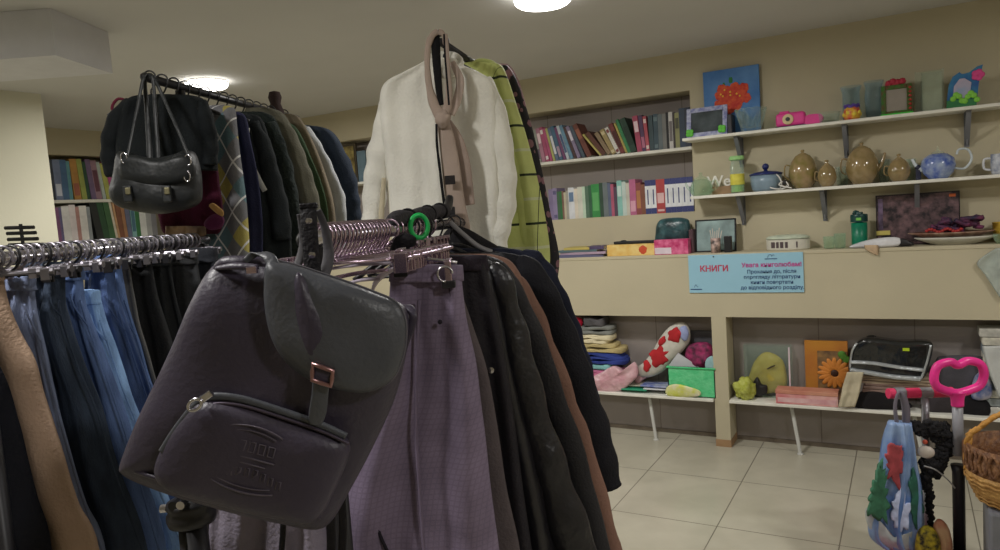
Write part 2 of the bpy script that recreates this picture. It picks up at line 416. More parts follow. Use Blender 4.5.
def ordn(i):
    return ORD[i] if i<20 else ('twenty-'+ORD[i-20] if i<29 else 'thirtieth' if i==29 else 'thirty-'+ORD[i-30] if i<39 else 'fortieth')
def row(a,f,start,total,spec,group,where,d=.15):
    """spec: (w, h, lean, colours, title)"""
    gap=[0]+[max(0,min(q[1]*math.cos(R(q[2])),p[1]*math.cos(R(p[2]))+p[0]*math.sin(R(p[2])))*(math.tan(R(q[2]))-math.tan(R(p[2])))*1.02) for p,q in zip(spec,spec[1:])]
    need=sum(s[0]/math.cos(R(s[2])) for s in spec); n=len(spec); cur=0
    k=(total-sum(gap)-.0006*n)/need
    for i,(w,h,ln,c,ti) in enumerate(spec):
        w*=k; far=n-1-i
        lab='%s book, %s from the %s end of %s'%(cname(c[0]),ordn(min(i,far)),'left' if i<=far else 'right',where)
        foot=w/math.cos(R(ln))+.0006; cur+=gap[i]
        # leaning: rests on one lower corner
        book(a,f,V(start)+V(a)*cur,w,h,d,ln,c,lab,group,ti)
        cur+=foot
xA=ony(531,160,4.68).x; xB=NX-.01
L3=(0,-1,0)
UPR=[(.022,.23,6,((120,130,110),),None),(.016,.24,8,((95,100,90),(190,190,170)),T1),(.02,.235,8,((160,130,160),),None),(.018,.24,8,((150,155,140),(90,60,90)),T3),
(.024,.245,9,((190,110,140),(240,200,210)),T4),(.022,.25,10,((200,60,110),(240,220,220)),T2),(.016,.24,11,((210,60,120),),None),(.014,.24,12,((190,190,90),),None),
(.02,.24,13,((90,110,150),(220,220,230)),T1),(.022,.25,14,((60,110,150),(180,140,170)),T3),(.016,.24,15,((130,60,120),),None),(.018,.25,16,((190,205,220),(60,90,150)),T1),
(.02,.25,17,((90,150,190),),T2 and None),(.016,.24,18,((90,60,60),),None),(.022,.24,19,((140,120,165),(220,210,230)),T4),(.02,.24,21,((70,90,110),),None),
(.03,.25,23,((130,60,45),(180,90,60)),T4),(.012,.2,38,((200,180,70),),None),(.026,.2,36,((110,55,40),),None),(.024,.18,30,((150,120,80),),None),
(.026,.19,26,((180,150,80),(220,200,140)),T2),(.022,.2,24,((215,210,200),(150,60,60)),T2),(.026,.22,22,((140,50,45),(90,30,30)),T1),(.012,.22,20,((190,170,60),),None),
(.018,.24,19,((40,150,80),),None),(.035,.24,18,((35,75,55),(30,60,45)),T1),(.03,.24,6,((200,50,90),(240,200,210)),T4),(.022,.24,5,((90,50,100),(200,90,130)),T3),(.02,.23,4,((210,60,80),(230,200,190)),T2),
(.026,.23,1,((50,75,85),),None),(.026,.235,0,((50,80,95),(90,120,130)),T2),(.024,.23,0,((95,110,115),),None),(.022,.23,0,((120,120,115),),None),(.014,.235,0,((30,30,30),),None),
(.022,.235,0,((200,195,190),(120,110,110)),T1),(.012,.23,0,((60,50,50),),None),(.024,.225,0,((150,150,80),(80,80,50)),T4),(.03,.25,0,((45,65,95),),None),(.03,.25,0,((40,50,75),),None)]
row((1,0,0),L3,(xA,YW+.02,B1),xB-xA-.0,UPR,'books on the upper shelf of the back recess','the upper recess shelf')
BW=((225,228,235),(45,55,140))
def BWs(t=0): return (BW,[(0,.17,1,0),(.83,1,1,0),(.28,.72,1,.4)])
LWR=[(.026,.22,0,((125,105,160),),None),(.028,.225,0,((140,120,175),(90,80,140)),T2),(.018,.2,0,((60,110,70),),None),(.014,.2,0,((30,130,60),),None),(.012,.2,0,((140,90,70),),None),(.014,.19,0,((200,190,150),),None),
(.016,.2,0,((170,165,150),),None),(.038,.22,0,((215,220,228),(90,130,180)),[(.55,.85,1)]),(.022,.21,0,((230,215,190),),None),(.03,.22,0,((215,215,195),),None),(.018,.22,0,((190,225,190),),None),(.022,.22,0,((80,125,95),),None),
(.018,.225,0,((45,110,70),),None),(.05,.23,0,((40,170,65),(80,200,90)),T1),(.022,.235,0,((45,85,60),),None),(.03,.235,0,((105,120,125),),None),(.018,.23,0,((85,100,140),),None),(.018,.22,0,((205,70,110),),T1 and None),
(.02,.2,0,((90,60,90),),None),(.03,.24,0,((120,205,190),(200,230,220)),T4),(.024,.23,0,((190,215,205),),None),(.02,.22,0,((205,200,180),),None),(.038,.24,0,((210,80,140),(235,150,180)),T3),(.03,.215,0,((165,60,60),(210,120,50)),T1),
(.024,.2,0,((150,75,45),),None),(.032,.225,0,*BWs()),(.032,.225,0,*BWs()),(.05,.225,0,((215,45,45),(240,180,180)),[(.06,.12,1),(.3,.6,1)]),(.032,.225,0,*BWs()),(.03,.225,0,*BWs()),(.032,.225,0,*BWs()),(.03,.225,0,*BWs()),(.034,.225,0,*BWs())]
xA=ony(551,205,4.68).x
row((1,0,0),L3,(xA,YW+.02,B2),xB-xA,LWR,'books on the lower step of the back recess','the lower recess step')
# left wall recess
for zt_,lab in ((zs1,'upper white shelf of the left wall book recess'),(zs2,'lower white shelf of the left wall book recess')):
    b=BM(); box(b,(-6.29,2.56,zt_-.025),(XL+.002,4.34,zt_),bev=.002); finish('recess_shelf',b,WSH,None,lab,'shelf','shelves in the left wall book recess')
def ly(px,py): return onx(px,py,XL-.03).y
y0,y1=ly(56,200),ly(152,200)
la=[(.04,.33,0,((110,130,175),(200,210,230)),T3),(.035,.33,0,((60,110,165),),None),(.02,.32,0,((80,160,170),),None),(.04,.34,2,((215,140,40),(190,90,60)),T3),(.03,.34,3,((170,185,60),),None),(.02,.32,3,((40,90,60),),None),
(.03,.34,4,((120,90,140),),None),(.035,.33,4,((170,120,140),(120,60,80)),T1),(.02,.32,5,((180,200,190),),None),(.03,.31,6,((200,205,70),),None),(.04,.33,7,((215,60,150),),None),(.04,.34,8,((225,80,160),(240,160,200)),T2),(.03,.34,6,((205,50,130),),None),
(.025,.32,4,((150,170,185),),None),(.03,.32,5,((215,130,60),),None),(.02,.31,5,((60,140,80),),None),(.04,.31,3,((150,200,180),),None),(.03,.31,0,((190,190,190),),None)]
row((0,1,0),(1,0,0),(XL-.02,y0,zs1),y1-y0,la,'books on the upper shelf of the left wall recess','the upper left wall shelf',d=.2)
y0,y1=ly(58,243),ly(158,240)
lb=[(.03,.3,0,((140,70,130),),None),(.02,.3,0,((100,90,150),),None),(.06,.31,0,((225,222,220),),None),(.05,.32,0,((230,215,215),),None),(.03,.3,0,((200,130,120),),None),(.06,.31,0,((228,222,215),),None),(.03,.3,0,((140,150,155),),None),
(.06,.34,7,((40,45,42),),None),(.05,.34,7,((40,90,50),),None),(.05,.345,6,((60,115,60),),None),(.02,.34,6,((215,200,170),),None),(.02,.33,5,((215,150,90),),None),(.04,.33,4,((150,80,50),),None),(.03,.33,3,((190,120,70),),None),
(.04,.33,2,((100,110,150),),None),(.04,.34,0,((120,190,190),(60,120,150)),T1),(.04,.33,0,((50,140,70),),None),(.06,.33,0,((225,228,225),),None),(.05,.31,0,((170,172,175),),None),(.05,.33,0,((130,130,140),),None)]
row((0,1,0),(1,0,0),(XL-.02,y0,zs2),y1-y0,lb,'books on the lower shelf of the left wall recess','the lower left wall shelf',d=.2)
# ============================================================ THINGS ON THE UPPER WALL SHELF
def X_(px,py=120,y=4.52): return ony(px,py,y).x
def Z_(px,py,y=4.52): return ony(px,py,y).z
ROTW=(PI/2,0,0)
def wb(b,x0,x1,y0,y1,z0,z1,**k): return box(b,(x0,y0,z0),(x1,y1,z1),**k)
def one(name,b,m,label,cat,**k): return finish(name,b,m,None,label,cat,**k)
def frame_stand(name,px0,px1,py0,py1,base,y,fm,pm,label,cat='picture frame',fw=.02,tilt=10,topz=None):
    """picture frame leaning back a little: border, picture, back stay"""
    x0,x1=X_(px0,(py0+py1)/2,y),X_(px1,(py0+py1)/2,y); z1=topz or Z_((px0+px1)/2,py0,y)
    t=thing(name,label,cat,V(((x0+x1)/2,y,base))); rot=Matrix.Rotation(R(-tilt),3,'X'); pv=V((0,y,base))
    def bx(b,*a,**k): return box(b,a[0],a[1],rot=rot,piv=pv,**k)
    b=BM(); h=z1
    bx(b,(x0,y-.008,base),(x0+fw,y+.008,h),bev=.003); bx(b,(x1-fw,y-.008,base),(x1,y+.008,h),bev=.003)
    bx(b,(x0+fw,y-.008,base),(x1-fw,y+.008,base+fw),bev=.003); bx(b,(x0+fw,y-.008,h-fw),(x1-fw,y+.008,h),bev=.003)
    finish('border',b,fm,t)
    b=BM(); bx(b,(x0+fw*.7,y-.002,base+fw*.7),(x1-fw*.7,y+.005,h-fw*.7)); finish('picture',b,pm,t)
    return t,(x0,x1,base,h),rot,pv
def blob(b,c,r,sx=1,sy=1,sz=1,nz=0,seg=12):
    g=bmesh.ops.create_icosphere(b,subdivisions=3 if nz else 2,radius=1)
    for v in g['verts']:
        k=1+(nz*noise.noise(v.co*2.2+V(c)*7) if nz else 0)
        v.co=V(c)+V((v.co.x*sx,v.co.y*sy,v.co.z*sz))*r*k
GLASS=glass()
def vessel(px,base,y,prof,label,cat,name,m=GLASS,seg=28,sx=1,py=120,t=.0025,x=None):
    """thin walled open vessel from an outer profile (r,z from the base)"""
    x=X_(px,py,y) if x is None else x
    inner=[(max(r-t,.0001),max(z,t*1.5)) for r,z in prof[::-1]]
    b=BM(); lathe(b,[(0,0)]+prof+inner+[(0,t*1.5)],(x,y,base),seg,sx=sx); return finish(name,b,m,None,label,cat,smooth=True),x
# painting leaning on the wall above the recess edge
x0,x1=X_(704,100,4.6),X_(760,100,4.6); z0,z1=Z_(735,106,4.6),Z_(733,68,4.6); z0=S1
t=thing('canvas_painting','small blue canvas with a bunch of red flowers standing on the upper wall shelf','painting',V(((x0+x1)/2,4.6,z0)))
b=BM(); wb(b,x0,x1,4.596,4.614,z0,z1,bev=.002); finish('canvas',b,mat('blue_canvas',(72,118,180),c2=(100,145,200),scale=7,bump=.2,rough=.8),t)
b=BM(); r_=random.Random(3)
for i in range(17):
    a=i*2.4; q=(i/16)**.5; cx=(x0+x1)/2-.0+math.cos(a)*q*.1; cz=z0+.23+math.sin(a)*q*.075
    for k in range(5):
        aa=k*2*PI/5+a; blob(b,(cx+math.cos(aa)*.014,4.594,cz+math.sin(aa)*.014),.016,sy=.15,nz=.2)
finish('painted_flowers',b,mat('red_oil_paint',(200,55,50),c2=(225,100,60),scale=40,bump=.3),t)
b=BM()
for i in range(9):
    a=r_.uniform(0,6.28); cx=(x0+x1)/2+math.cos(a)*.06; cz=z0+.235+math.sin(a)*.1; blob(b,(cx,4.5955,cz),.016,sx=.5,sy=.12,sz=1.2)
finish('painted_leaves',b,mat('green_oil_paint',(50,120,60),bump=.3),t)
for i in range(7):
    b=BM(); blob(b,((x0+x1)/2+r_.uniform(-.07,.07),4.59,z0+.23+r_.uniform(-.05,.05)),.006,sy=.3); finish('flower_centre',b,paint((235,190,60)),t)
# lavender frame with green clover corners
t,(x0,x1,z0,z1),rot,pv=frame_stand('photo_frame',686,727,106,137,S1,4.47,mat('lavender_floral_print',(120,125,175),c2=(190,195,215),scale=45),mat('dark_photo',(50,58,60),c2=(85,95,100),scale=10),'lavender photo frame with green clover corners at the left end of the upper wall shelf',fw=.028)
for cx,cz in ((x0+.022,z0+.03),(x1-.03,z0+.035)):
    b=BM()
    for k in range(4): blob(b,(cx+math.cos(k*PI/2+.7)*.013,4.459,cz+math.sin(k*PI/2+.7)*.013),.014,sy=.3)
    finish('clover',b,paint((95,190,60)),t)
b=BM(); wb(b,x1+.004,x1+.03,4.46,4.56,S1,S1+.115,bev=.004); one('storage_box',b,paint((32,30,36)),'small black box beside the lavender photo frame','box')
# crystal bowl
x=X_(751,120,4.52); t=thing('crystal_bowl','cut clear crystal bowl left of the pink toys on the upper shelf','bowl',V((x,4.52,S1)))
b=BM(); seg=36
prof=[(.0,0),(.05,0),(.055,.01),(.06,.03),(.078,.09),(.09,.135),(.086,.135),(.074,.09),(.055,.03),(.0,.02)]
lathe(b,prof,(x,4.52,S1),seg)
for v in b.verts:
    a=math.atan2(v.co.y-4.52,v.co.x-x); k=1+.06*math.cos(a*12+ (v.co.z-S1)*60); v.co.x=x+(v.co.x-x)*k; v.co.y=4.52+(v.co.y-4.52)*k
finish('bowl_body',b,glass(),t)
b=BM(); tube(b,[(x+.088*math.cos(i*2*PI/48),4.52+.088*math.sin(i*2*PI/48),S1+.135+.005*math.cos(i*2*PI/48*12)) for i in range(48)],.003,seg=6,closed=True); finish('scalloped_rim',b,glass(),t)
# pink toys
PK=paint((225,70,150),rough=.35)
xa,xb=X_(776,118,4.5),X_(806,118,4.5); t=thing('toy_camera','pink plastic toy with a round cream dial on the upper wall shelf','toy',V(((xa+xb)/2,4.5,S1)))
b=BM(); wb(b,xa,xb,4.47,4.53,S1+.004,S1+.085,bev=.02,seg=3); wb(b,xa+.02,xa+.075,4.48,4.52,S1+.08,S1+.095,bev=.008); finish('body',b,PK,t,smooth=False)
cx=(xa+xb)/2-.012
b=BM(); lathe(b,[(0,0),(.03,0),(.03,.006),(.022,.01),(0,.01)],(0,0,0),24)
for v in b.verts: v.co=V((cx+v.co.x,4.47-v.co.z,S1+.045+v.co.y))
finish('dial',b,paint((225,205,160)),t)
b=BM(); lathe(b,[(0,0),(.012,0),(.012,.005),(0,.006)],(0,0,0),16)
for v in b.verts: v.co=V((cx+v.co.x,4.459-v.co.z,S1+.045+v.co.y))
finish('lens',b,paint((60,60,60)),t)
b=BM(); wb(b,xa,xb,4.468,4.532,S1,S1+.008); finish('base_strip',b,paint((50,40,70)),t)
b=BM(); xc,xd=X_(800,118,4.5),X_(824,118,4.5)
prism(b,[(xc+.006,4.48,S1+.002),(xc+.01,4.48,S1+.045),(xc+.05,4.48,S1+.06),(xd-.015,4.48,S1+.058),(xd,4.48,S1+.035),(xd-.02,4.48,S1+.002)],(0,.05,0)); bmesh.ops.bevel(b,geom=b.edges[:],offset=.005,segments=2,affect='EDGES')
one('toy_shoe',b,PK,'pink plastic toy shoe touching the pink toy with the dial','toy')
# clear tray, candle jar, tall vases
x=X_(828,108,4.5)
vessel(828,S1,4.52,[(.05,0),(.058,.01),(.062,.055),(.066,.06)],'low clear glass bowl between the pink shoe and the painted jar','bowl','glass_bowl')
x=X_(852,108,4.49)
t=thing('painted_jar','small jar painted red, yellow and purple in front of the tall glass vase','jar',V((x,4.48,S1)))
b=BM(); lathe(b,[(0,0),(.036,0),(.042,.012),(.043,.05),(.036,.068),(.032,.07),(.032,.066),(0,.066)],(x,4.475,S1),24)
JM=mat('painted_jar_red',(195,45,70),c2=(225,190,60),scale=28,bump=.05,rough=.3); finish('jar_body',b,JM,t,smooth=True)
b=BM(); tube(b,[(x+.033*math.cos(i*PI/12),4.475+.033*math.sin(i*PI/12),S1+.075+.006*math.sin(i*1.7)) for i in range(24)],.009,seg=8,closed=True); finish('purple_rim',b,paint((85,60,150)),t,smooth=True)
b=BM()
for k in range(8): blob(b,(x+.038*math.cos(k*PI/4+.3),4.475+.038*math.sin(k*PI/4+.3),S1+.03+.01*(k%2)),.011,sz=1.2,nz=.4)
finish('yellow_dots',b,paint((225,200,70)),t,smooth=True)
BG=glass((190,215,225),'bluish_glass')
vessel(851,S1,4.56,[(.04,0),(.045,.01),(.045,.16),(.055,.19),(.056,.195)],'tall clear glass vase with a bluish flared rim behind the painted jar','vase','glass_vase',m=BG,py=100)
vessel(874,S1,4.55,[(.035,0),(.042,.02),(.048,.12),(.042,.17),(.052,.205)],'tall clear glass vase between the painted jar and the green frame','vase','glass_vase',m=BG,py=100)
# green twig frame with red bow
t,(x0,x1,z0,z1),rot,pv=frame_stand('photo_frame',881,912,84,116,S1,4.49,mat('leafy_green_frame',(50,110,40),c2=(95,70,45),scale=55,bump=.6,bscale=90),mat('faded_photo',(140,132,122),c2=(158,150,140),scale=6),'green twig photo frame with a red ornament on top',fw=.024,tilt=8)
b=BM()
for i,(dx,dz) in enumerate(((-.035,.01),(-.015,.018),(.008,.012),(.03,.015),(-.005,0))): blob(b,((x0+x1)/2+dx,4.49+.03,z1+dz),.017,sy=.5,nz=.4)
finish('red_ornament',b,paint((170,35,60)),t,smooth=True)
b=BM(); wb(b,x0-.004,x1+.006,4.477,4.503,S1,S1+.012,bev=.003); finish('green_foot',b,paint((60,190,60)),t)
b=BM()
for i in range(6): blob(b,(x1-.008,4.478,S1+.03+i*.022),.008)
finish('red_berries',b,paint((160,50,40)),t,smooth=True)
# clear glass block frame
x0,x1=X_(915,90,4.5),X_(944,90,4.5); zt_=Z_(930,70,4.5)
t=thing('photo_frame','clear upright glass frame between the green frame and the blue arch frame','picture frame',V(((x0+x1)/2,4.5,S1)))
b=BM(); wb(b,x0,x0+.006,4.49,4.53,S1,zt_,bev=.001); wb(b,x1-.006,x1,4.49,4.53,S1,zt_,bev=.001); wb(b,x0+.006,x1-.006,4.5,4.504,S1+.004,zt_-.004); wb(b,x0+.028,x0+.033,4.49,4.53,S1,zt_-.01); finish('glass_sheet',b,glass(),t)
b=BM(); wb(b,x0+.034,x1-.008,4.506,4.51,S1+.006,zt_-.012); finish('insert',b,mat('pale_insert',(165,160,140),c2=(185,180,160),scale=12),t)
# blue arch frame
x0,x1=X_(946,90,4.5),X_(976,85,4.5); zt_=Z_(962,72,4.5); zc=Z_(980,65,4.5)
t=thing('photo_frame','blue wavy photo frame with a green bottom and a pink raised corner','picture frame',V(((x0+x1)/2,4.5,S1)))
P=[(x0,S1),(x1,S1),(x1+.012,zc-.09),(x1+.03,zc),(x1+.005,zc-.006),(x1-.03,zt_-.008),(x1-.06,zt_-.012),(x0+.06,zt_),(x0+.03,zt_-.02),(x0+.012,zt_-.06),(x0+.004,zt_-.13)]
b=BM(); prism(b,[(a,4.49,c) for a,c in P],(0,.016,0)); finish('border',b,mat('blue_frame_paint',(40,75,150),c2=(60,130,170),scale=14),t)
b=BM(); prism(b,[(x0+.03,4.486,S1+.05),(x1-.03,4.486,S1+.05),(x1-.02,4.486,zt_-.06),(x1-.05,4.486,zt_-.035),(x0+.06,4.486,zt_-.035),(x0+.035,4.486,zt_-.07)],(0,.004,0)); finish('picture',b,mat('pale_blue_photo',(150,165,195),c2=(195,175,190),scale=16),t)
b=BM(); prism(b,[(x0,4.482,S1),(x1,4.482,S1),(x1-.002,4.482,S1+.04),(x0+.002,4.482,S1+.045)],(0,.01,0)); finish('green_base',b,paint((45,120,70)),t)
b=BM()
for i in range(9): blob(b,(x0+.03+i*.013,4.483,S1+.05+.02*math.sin(i*1.3)),.015,sy=.3)
finish('leafy_clumps',b,paint((130,200,70)),t,smooth=True)
b=BM()
for k in range(5): blob(b,(x1+.008+.015*math.cos(k*1.26),4.485,zc-.05+.015*math.sin(k*1.26)),.016,sy=.3)
finish('pink_flower',b,paint((215,70,140)),t,smooth=True)
# ============================================================ THINGS ON THE TEAPOT SHELF
GG=glass((205,232,210),'greenish_glass')
x=X_(701,182,4.5)
t=thing('glass_teapot','round greenish glass pot with a lid at the left end of the teapot shelf','teapot',V((x,4.5,S2)))
b=BM(); lathe(b,[(0,0),(.05,0),(.068,.02),(.07,.05),(.055,.085),(.04,.1),(.037,.1),(.052,.083),(.066,.05),(.064,.022),(.05,.004),(0,.004)],(x,4.5,S2),28); finish('pot_body',b,GG,t,smooth=True)
b=BM(); lathe(b,[(0,.104),(.042,.1),(.04,.108),(.012,.122),(.008,.13),(.012,.14),(0,.145)],(x,4.5,S2),24); finish('lid',b,GG,t,smooth=True)
b=BM(); tube(b,[(x+.06,4.5,S2+.08),(x+.09,4.5,S2+.085),(x+.1,4.5,S2+.05),(x+.068,4.5,S2+.025)],.006,sm=16); finish('handle',b,GG,t,smooth=True)
b=BM(); tube(b,[(x-.055,4.5,S2+.03),(x-.085,4.5,S2+.06),(x-.095,4.5,S2+.09)],[.014,.009,.006],sm=10); finish('spout',b,GG,t,smooth=True)
# wooden block with white script letters
x0,x1=X_(712,180,4.55),X_(731,180,4.55); zt_=S2+.05
t=thing('lettered_block','brown wooden block topped with white script letters','sign',V(((x0+x1)/2,4.56,S2)))
b=BM(); wb(b,x0,x1,4.54,4.58,S2,zt_,bev=.003); finish('block',b,WOODB,t)
text('Wel',((x0+x1)/2-.005,4.55,zt_+.03),ROTW,.095,paint((235,232,225)),t,'letters',ext=.006,bold=.001)
# candle jar
x=X_(737,170,4.48)
t=thing('lidded_jar','tall jar with pale green lid and yellow label on the teapot shelf','jar',V((x,4.48,S2)))
b=BM(); lathe(b,[(0,0),(.036,0),(.04,.008),(.04,.16),(.034,.178),(.034,.2),(.031,.2),(.031,.178),(.037,.158),(.037,.01),(0,.006)],(x,4.48,S2),28); finish('jar_glass',b,glass(),t,smooth=True)
b=BM(); lathe(b,[(0,.008),(.036,.008),(.0365,.11),(0,.11)],(x,4.48,S2),28); finish('contents',b,mat('pale_green_wax',(150,190,110)),t)
b=BM(); lathe(b,[(.0405,.05),(.0412,.05),(.0412,.115),(.0405,.115)],(x,4.48,S2),28); finish('label_band',b,mat('yellow_label',(215,210,90),c2=(200,190,70),scale=30),t)
b=BM(); lathe(b,[(0,.225),(.04,.222),(.044,.215),(.044,.2),(.036,.197),(0,.197)],(x,4.48,S2),28); finish('lid',b,mat('green_lid',(150,200,130),rough=.4),t,smooth=False)
# blue pot
x=X_(766,180,4.52)
t=thing('lidded_pot','grey blue enamel pot with a navy lid and round knob','pot',V((x,4.52,S2)))
b=BM(); lathe(b,[(0,0),(.065,0),(.08,.012),(.088,.05),(.09,.095),(.086,.095),(.083,.05),(0,.012)],(x,4.52,S2),32); finish('pot_body',b,mat('grey_blue_enamel',(125,145,160),rough=.3,bump=0),t,smooth=True)
b=BM(); lathe(b,[(.0,.1),(.094,.096),(.095,.103),(.06,.115),(.012,.12),(.01,.128),(0,.128)],(x,4.52,S2),32); finish('lid',b,mat('navy_enamel',(35,45,100),rough=.3,bump=0),t,smooth=True)
b=BM(); blob(b,(x,4.52,S2+.145),.02); finish('knob',b,mat('navy_enamel'  ,(35,45,100)),t,smooth=True)
b=BM(); lathe(b,[(.089,.0),(.083,.004),(.084,.02),(.0,.02)],(x,4.52,S2-.0),24); 
b.free()
x2=X_(783,183,4.46); b=BM()
tube(b,[(x2-.05+.075*math.cos(a*.3)*(1-.02*a),4.455+.012*math.sin(a*.9),S2+.006+.05*(1+math.sin(a*.3+3.6))) for a in range(24)],.004,seg=7,sm=60)
tube(b,[(x2-.01,4.46,S2+.004),(x2+.03,4.45,S2+.02),(x2+.01,4.45,S2+.05),(x2-.02,4.452,S2+.03),(x2+.05,4.44,S2+.006)],.004,seg=7,sm=30)
t=one('power_cord',b,paint((215,212,205)),'white coiled cord in front of the blue lidded pot','cord',smooth=True)
b=BM(); wb(b,x2+.0,x2+.02,4.445,4.47,S2+.03,S2+.055,bev=.004); finish('plug',b,paint((30,28,30)),t,label='black plug')
# amber glass egg pots
AMB=mat('amber_lustre_glass',(128,118,62),c2=(160,135,100),rough=.12,scale=18,bump=.03,spec=.8,coat=.5)
AMB2=mat('brown_lustre_glass',(130,112,72),c2=(158,136,98),rough=.12,scale=18,bump=.03,spec=.8,coat=.5)
def egg_pot(px,py,hgt,r,y,label,m,spout=1,handle=1,lid=1):
    x=X_(px,py,y); t=thing('lustre_teapot',label,'teapot',V((x,y,S2)),None)
    b=BM(); pr=[(0,0),(.5,0),(.62,.03),(.86,.18),(1,.38),(.97,.55),(.8,.75),(.52,.9),(.4,.93)]; lathe(b,[(a*r,z*hgt*.93) for a,z in pr]+[(.36*r,.93*hgt*.93),(.0,.9*hgt*.93)],(x,y,S2),32); finish('pot_body',b,m,t,smooth=True)
    if lid:
        b=BM(); h0=hgt*.86; lathe(b,[(0,h0+.024),(.009,h0+.03),(.011,h0+.022),(.006,h0+.014),(r*.34,h0+.004),(r*.42,h0),(0,h0)],(x,y,S2),24); finish('lid',b,m,t,smooth=True)
    if spout:
        b=BM(); tube(b,[(x+r*.8,y,S2+hgt*.3),(x+r*1.15,y,S2+hgt*.45),(x+r*1.35,y,S2+hgt*.7)],[r*.2,r*.12,r*.08],sm=10); finish('spout',b,m,t,smooth=True)
    if handle:
        b=BM(); tube(b,[(x-r*.85,y,S2+hgt*.6),(x-r*1.2,y,S2+hgt*.62),(x-r*1.25,y,S2+hgt*.35),(x-r*.95,y,S2+hgt*.25)],.004,sm=16); finish('handle',b,m,t,smooth=True)
    return t
egg_pot(803,170,.225,.08,4.52,'large amber lustre teapot left of the small amber pot',AMB,spout=0)
egg_pot(827,176,.14,.05,4.46,'small amber lustre pot between the two large amber teapots',AMB2,spout=0)
egg_pot(862,165,.235,.085,4.52,'large amber brown lustre teapot right of the small amber pot',AMB2)
egg_pot(899,170,.14,.057,4.5,'small brown lustre pot left of the blue flowered teapot',AMB2,spout=0)
vessel(842,S2,4.6,[(.025,0),(.03,.01),(.034,.11)],'clear drinking glass behind the small amber pot','glass','drinking_glass',py=170)
vessel(884,S2,4.595,[(.022,0),(.025,.01),(.033,.13)],'clear glass behind the gap between the brown lustre pots','glass','drinking_glass',py=165)
vessel(910,S2,4.595,[(.022,0),(.025,.01),(.03,.12)],'clear glass behind the small brown lustre pot','glass','drinking_glass',py=165)
b=BM(); x=X_(918,170,4.5); wb(b,x-.012,x+.014,4.49,4.53,S2,S2+.06,bev=.006); blob(b,(x,4.5,S2+.068),.015); one('small_bottle',b,paint((32,36,60)),'small navy bottle left of the blue flowered teapot','bottle')
x=X_(938,162,4.5); y=4.5; t=thing('glass_teapot','round glass teapot with blue flowers, curled handle and pointed lid','teapot',V((x,y,S2)))
BL=mat('blue_flowered_glass',(70,95,175),c2=(165,180,205),scale=22,rough=.15,bump=0,coat=.3); 
b=BM(); lathe(b,[(0,0),(.045,0),(.05,.008),(.07,.03),(.082,.07),(.075,.105),(.045,.13),(.03,.133),(0,.133)],(x,y,S2),32); finish('pot_body',b,BL,t,smooth=True)
b=BM(); lathe(b,[(.0,.175),(.004,.17),(.006,.155),(.01,.148),(.028,.14),(.032,.134),(0,.134)],(x,y,S2),24); finish('lid',b,glass(),t,smooth=True)
CG=mat('frosted_glass_handle',(200,210,215),rough=.25,bump=0)
b=BM(); tube(b,[(x+.075,y,S2+.05),(x+.12,y,S2+.045),(x+.15,y,S2+.09),(x+.135,y,S2+.14),(x+.095,y,S2+.145),(x+.085,y,S2+.12)],.006,sm=28); finish('handle',b,CG,t,smooth=True)
b=BM(); tube(b,[(x-.07,y,S2+.05),(x-.1,y,S2+.075),(x-.12,y,S2+.115)],[.015,.01,.007],sm=12); finish('spout',b,CG,t,smooth=True)
x=X_(1001,165,4.5); t=thing('patterned_mug','white mug with small blue pattern at the right edge of the teapot shelf','mug',V((x,4.5,S2)))
b=BM(); lathe(b,[(0,0),(.036,0),(.042,.01),(.046,.05),(.045,.105),(.042,.105),(.042,.05),(0,.01)],(x,4.5,S2),28); finish('mug_body',b,mat('blue_white_china',(205,208,215),c2=(130,140,165),scale=35,rough=.25,bump=0),t,smooth=True)
b=BM(); tube(b,[(x-.043,4.5,S2+.085),(x-.072,4.5,S2+.08),(x-.072,4.5,S2+.035),(x-.043,4.5,S2+.025)],.006,sm=16); finish('handle',b,paint((210,212,216),rough=.25),t,smooth=True)
# ============================================================ THINGS ON THE LEDGE
def flat_book(px0,px1,zb,h,y,c,label,rz=0,d=.15):
    x0,x1=X_(px0,250,y),X_(px1,250,y); t=thing('book',label,'book',V(((x0+x1)/2,y,zb)),'books lying flat on the ledge')
    rot=Matrix.Rotation(R(rz),3,'Z'); pv=V(((x0+x1)/2,y+d/2,zb))
    b=BM(); box(b,(x0,y,zb),(x1,y+d,zb+.002),rot=rot,piv=pv); box(b,(x0,y,zb+h-.002),(x1,y+d,zb+h),rot=rot,piv=pv); box(b,(x0,y,zb+.002),(x1,y+.002,zb+h-.002),rot=rot,piv=pv); finish('cover',b,paint(mute(c),rough=.5),t)
    b=BM(); box(b,(x0+.003,y+.002,zb+.002),(x1-.003,y+d-.003,zb+h-.002),rot=rot,piv=pv); finish('pages',b,PAPER,t)
z=LZ
for a in ((556,602,.018,(90,90,140),'purple grey book lying at the bottom of the pile on the ledge',3),(560,606,.016,(175,140,170),'lilac book second from the bottom of the flat pile',-2),(558,596,.014,(75,110,120),'teal grey book in the middle of the flat pile',2),(564,590,.016,(205,180,60),'yellow book on top of the flat pile at its left',-3)):
    flat_book(a[0],a[1],z,a[2],4.44,a[3],a[4],a[5]); z+=a[2]+.001
flat_book(587,603,LZ+.049,.022,4.45,(80,60,110),'small dark purple book on top of the flat pile at its right',4,d=.12)
def printed(name,c,c2,scale=18): return mat(name,c,c2=c2,scale=scale,bump=0,rough=.45)
x0,x1=X_(607,250,4.44),X_(655,250,4.44)
b=BM(); wb(b,x0,x1,4.44,4.56,LZ,LZ+.075,bev=.002); t=one('game_box',b,printed('orange_box_print',(220,178,95),(230,205,135)),'flat yellow and orange box on the ledge beside the pile of books','box')
b=BM(); blob(b,(x1-.08,4.4395,LZ+.037),.026,sy=.05,nz=.3); finish('printed_picture',b,paint((190,75,45)),t)
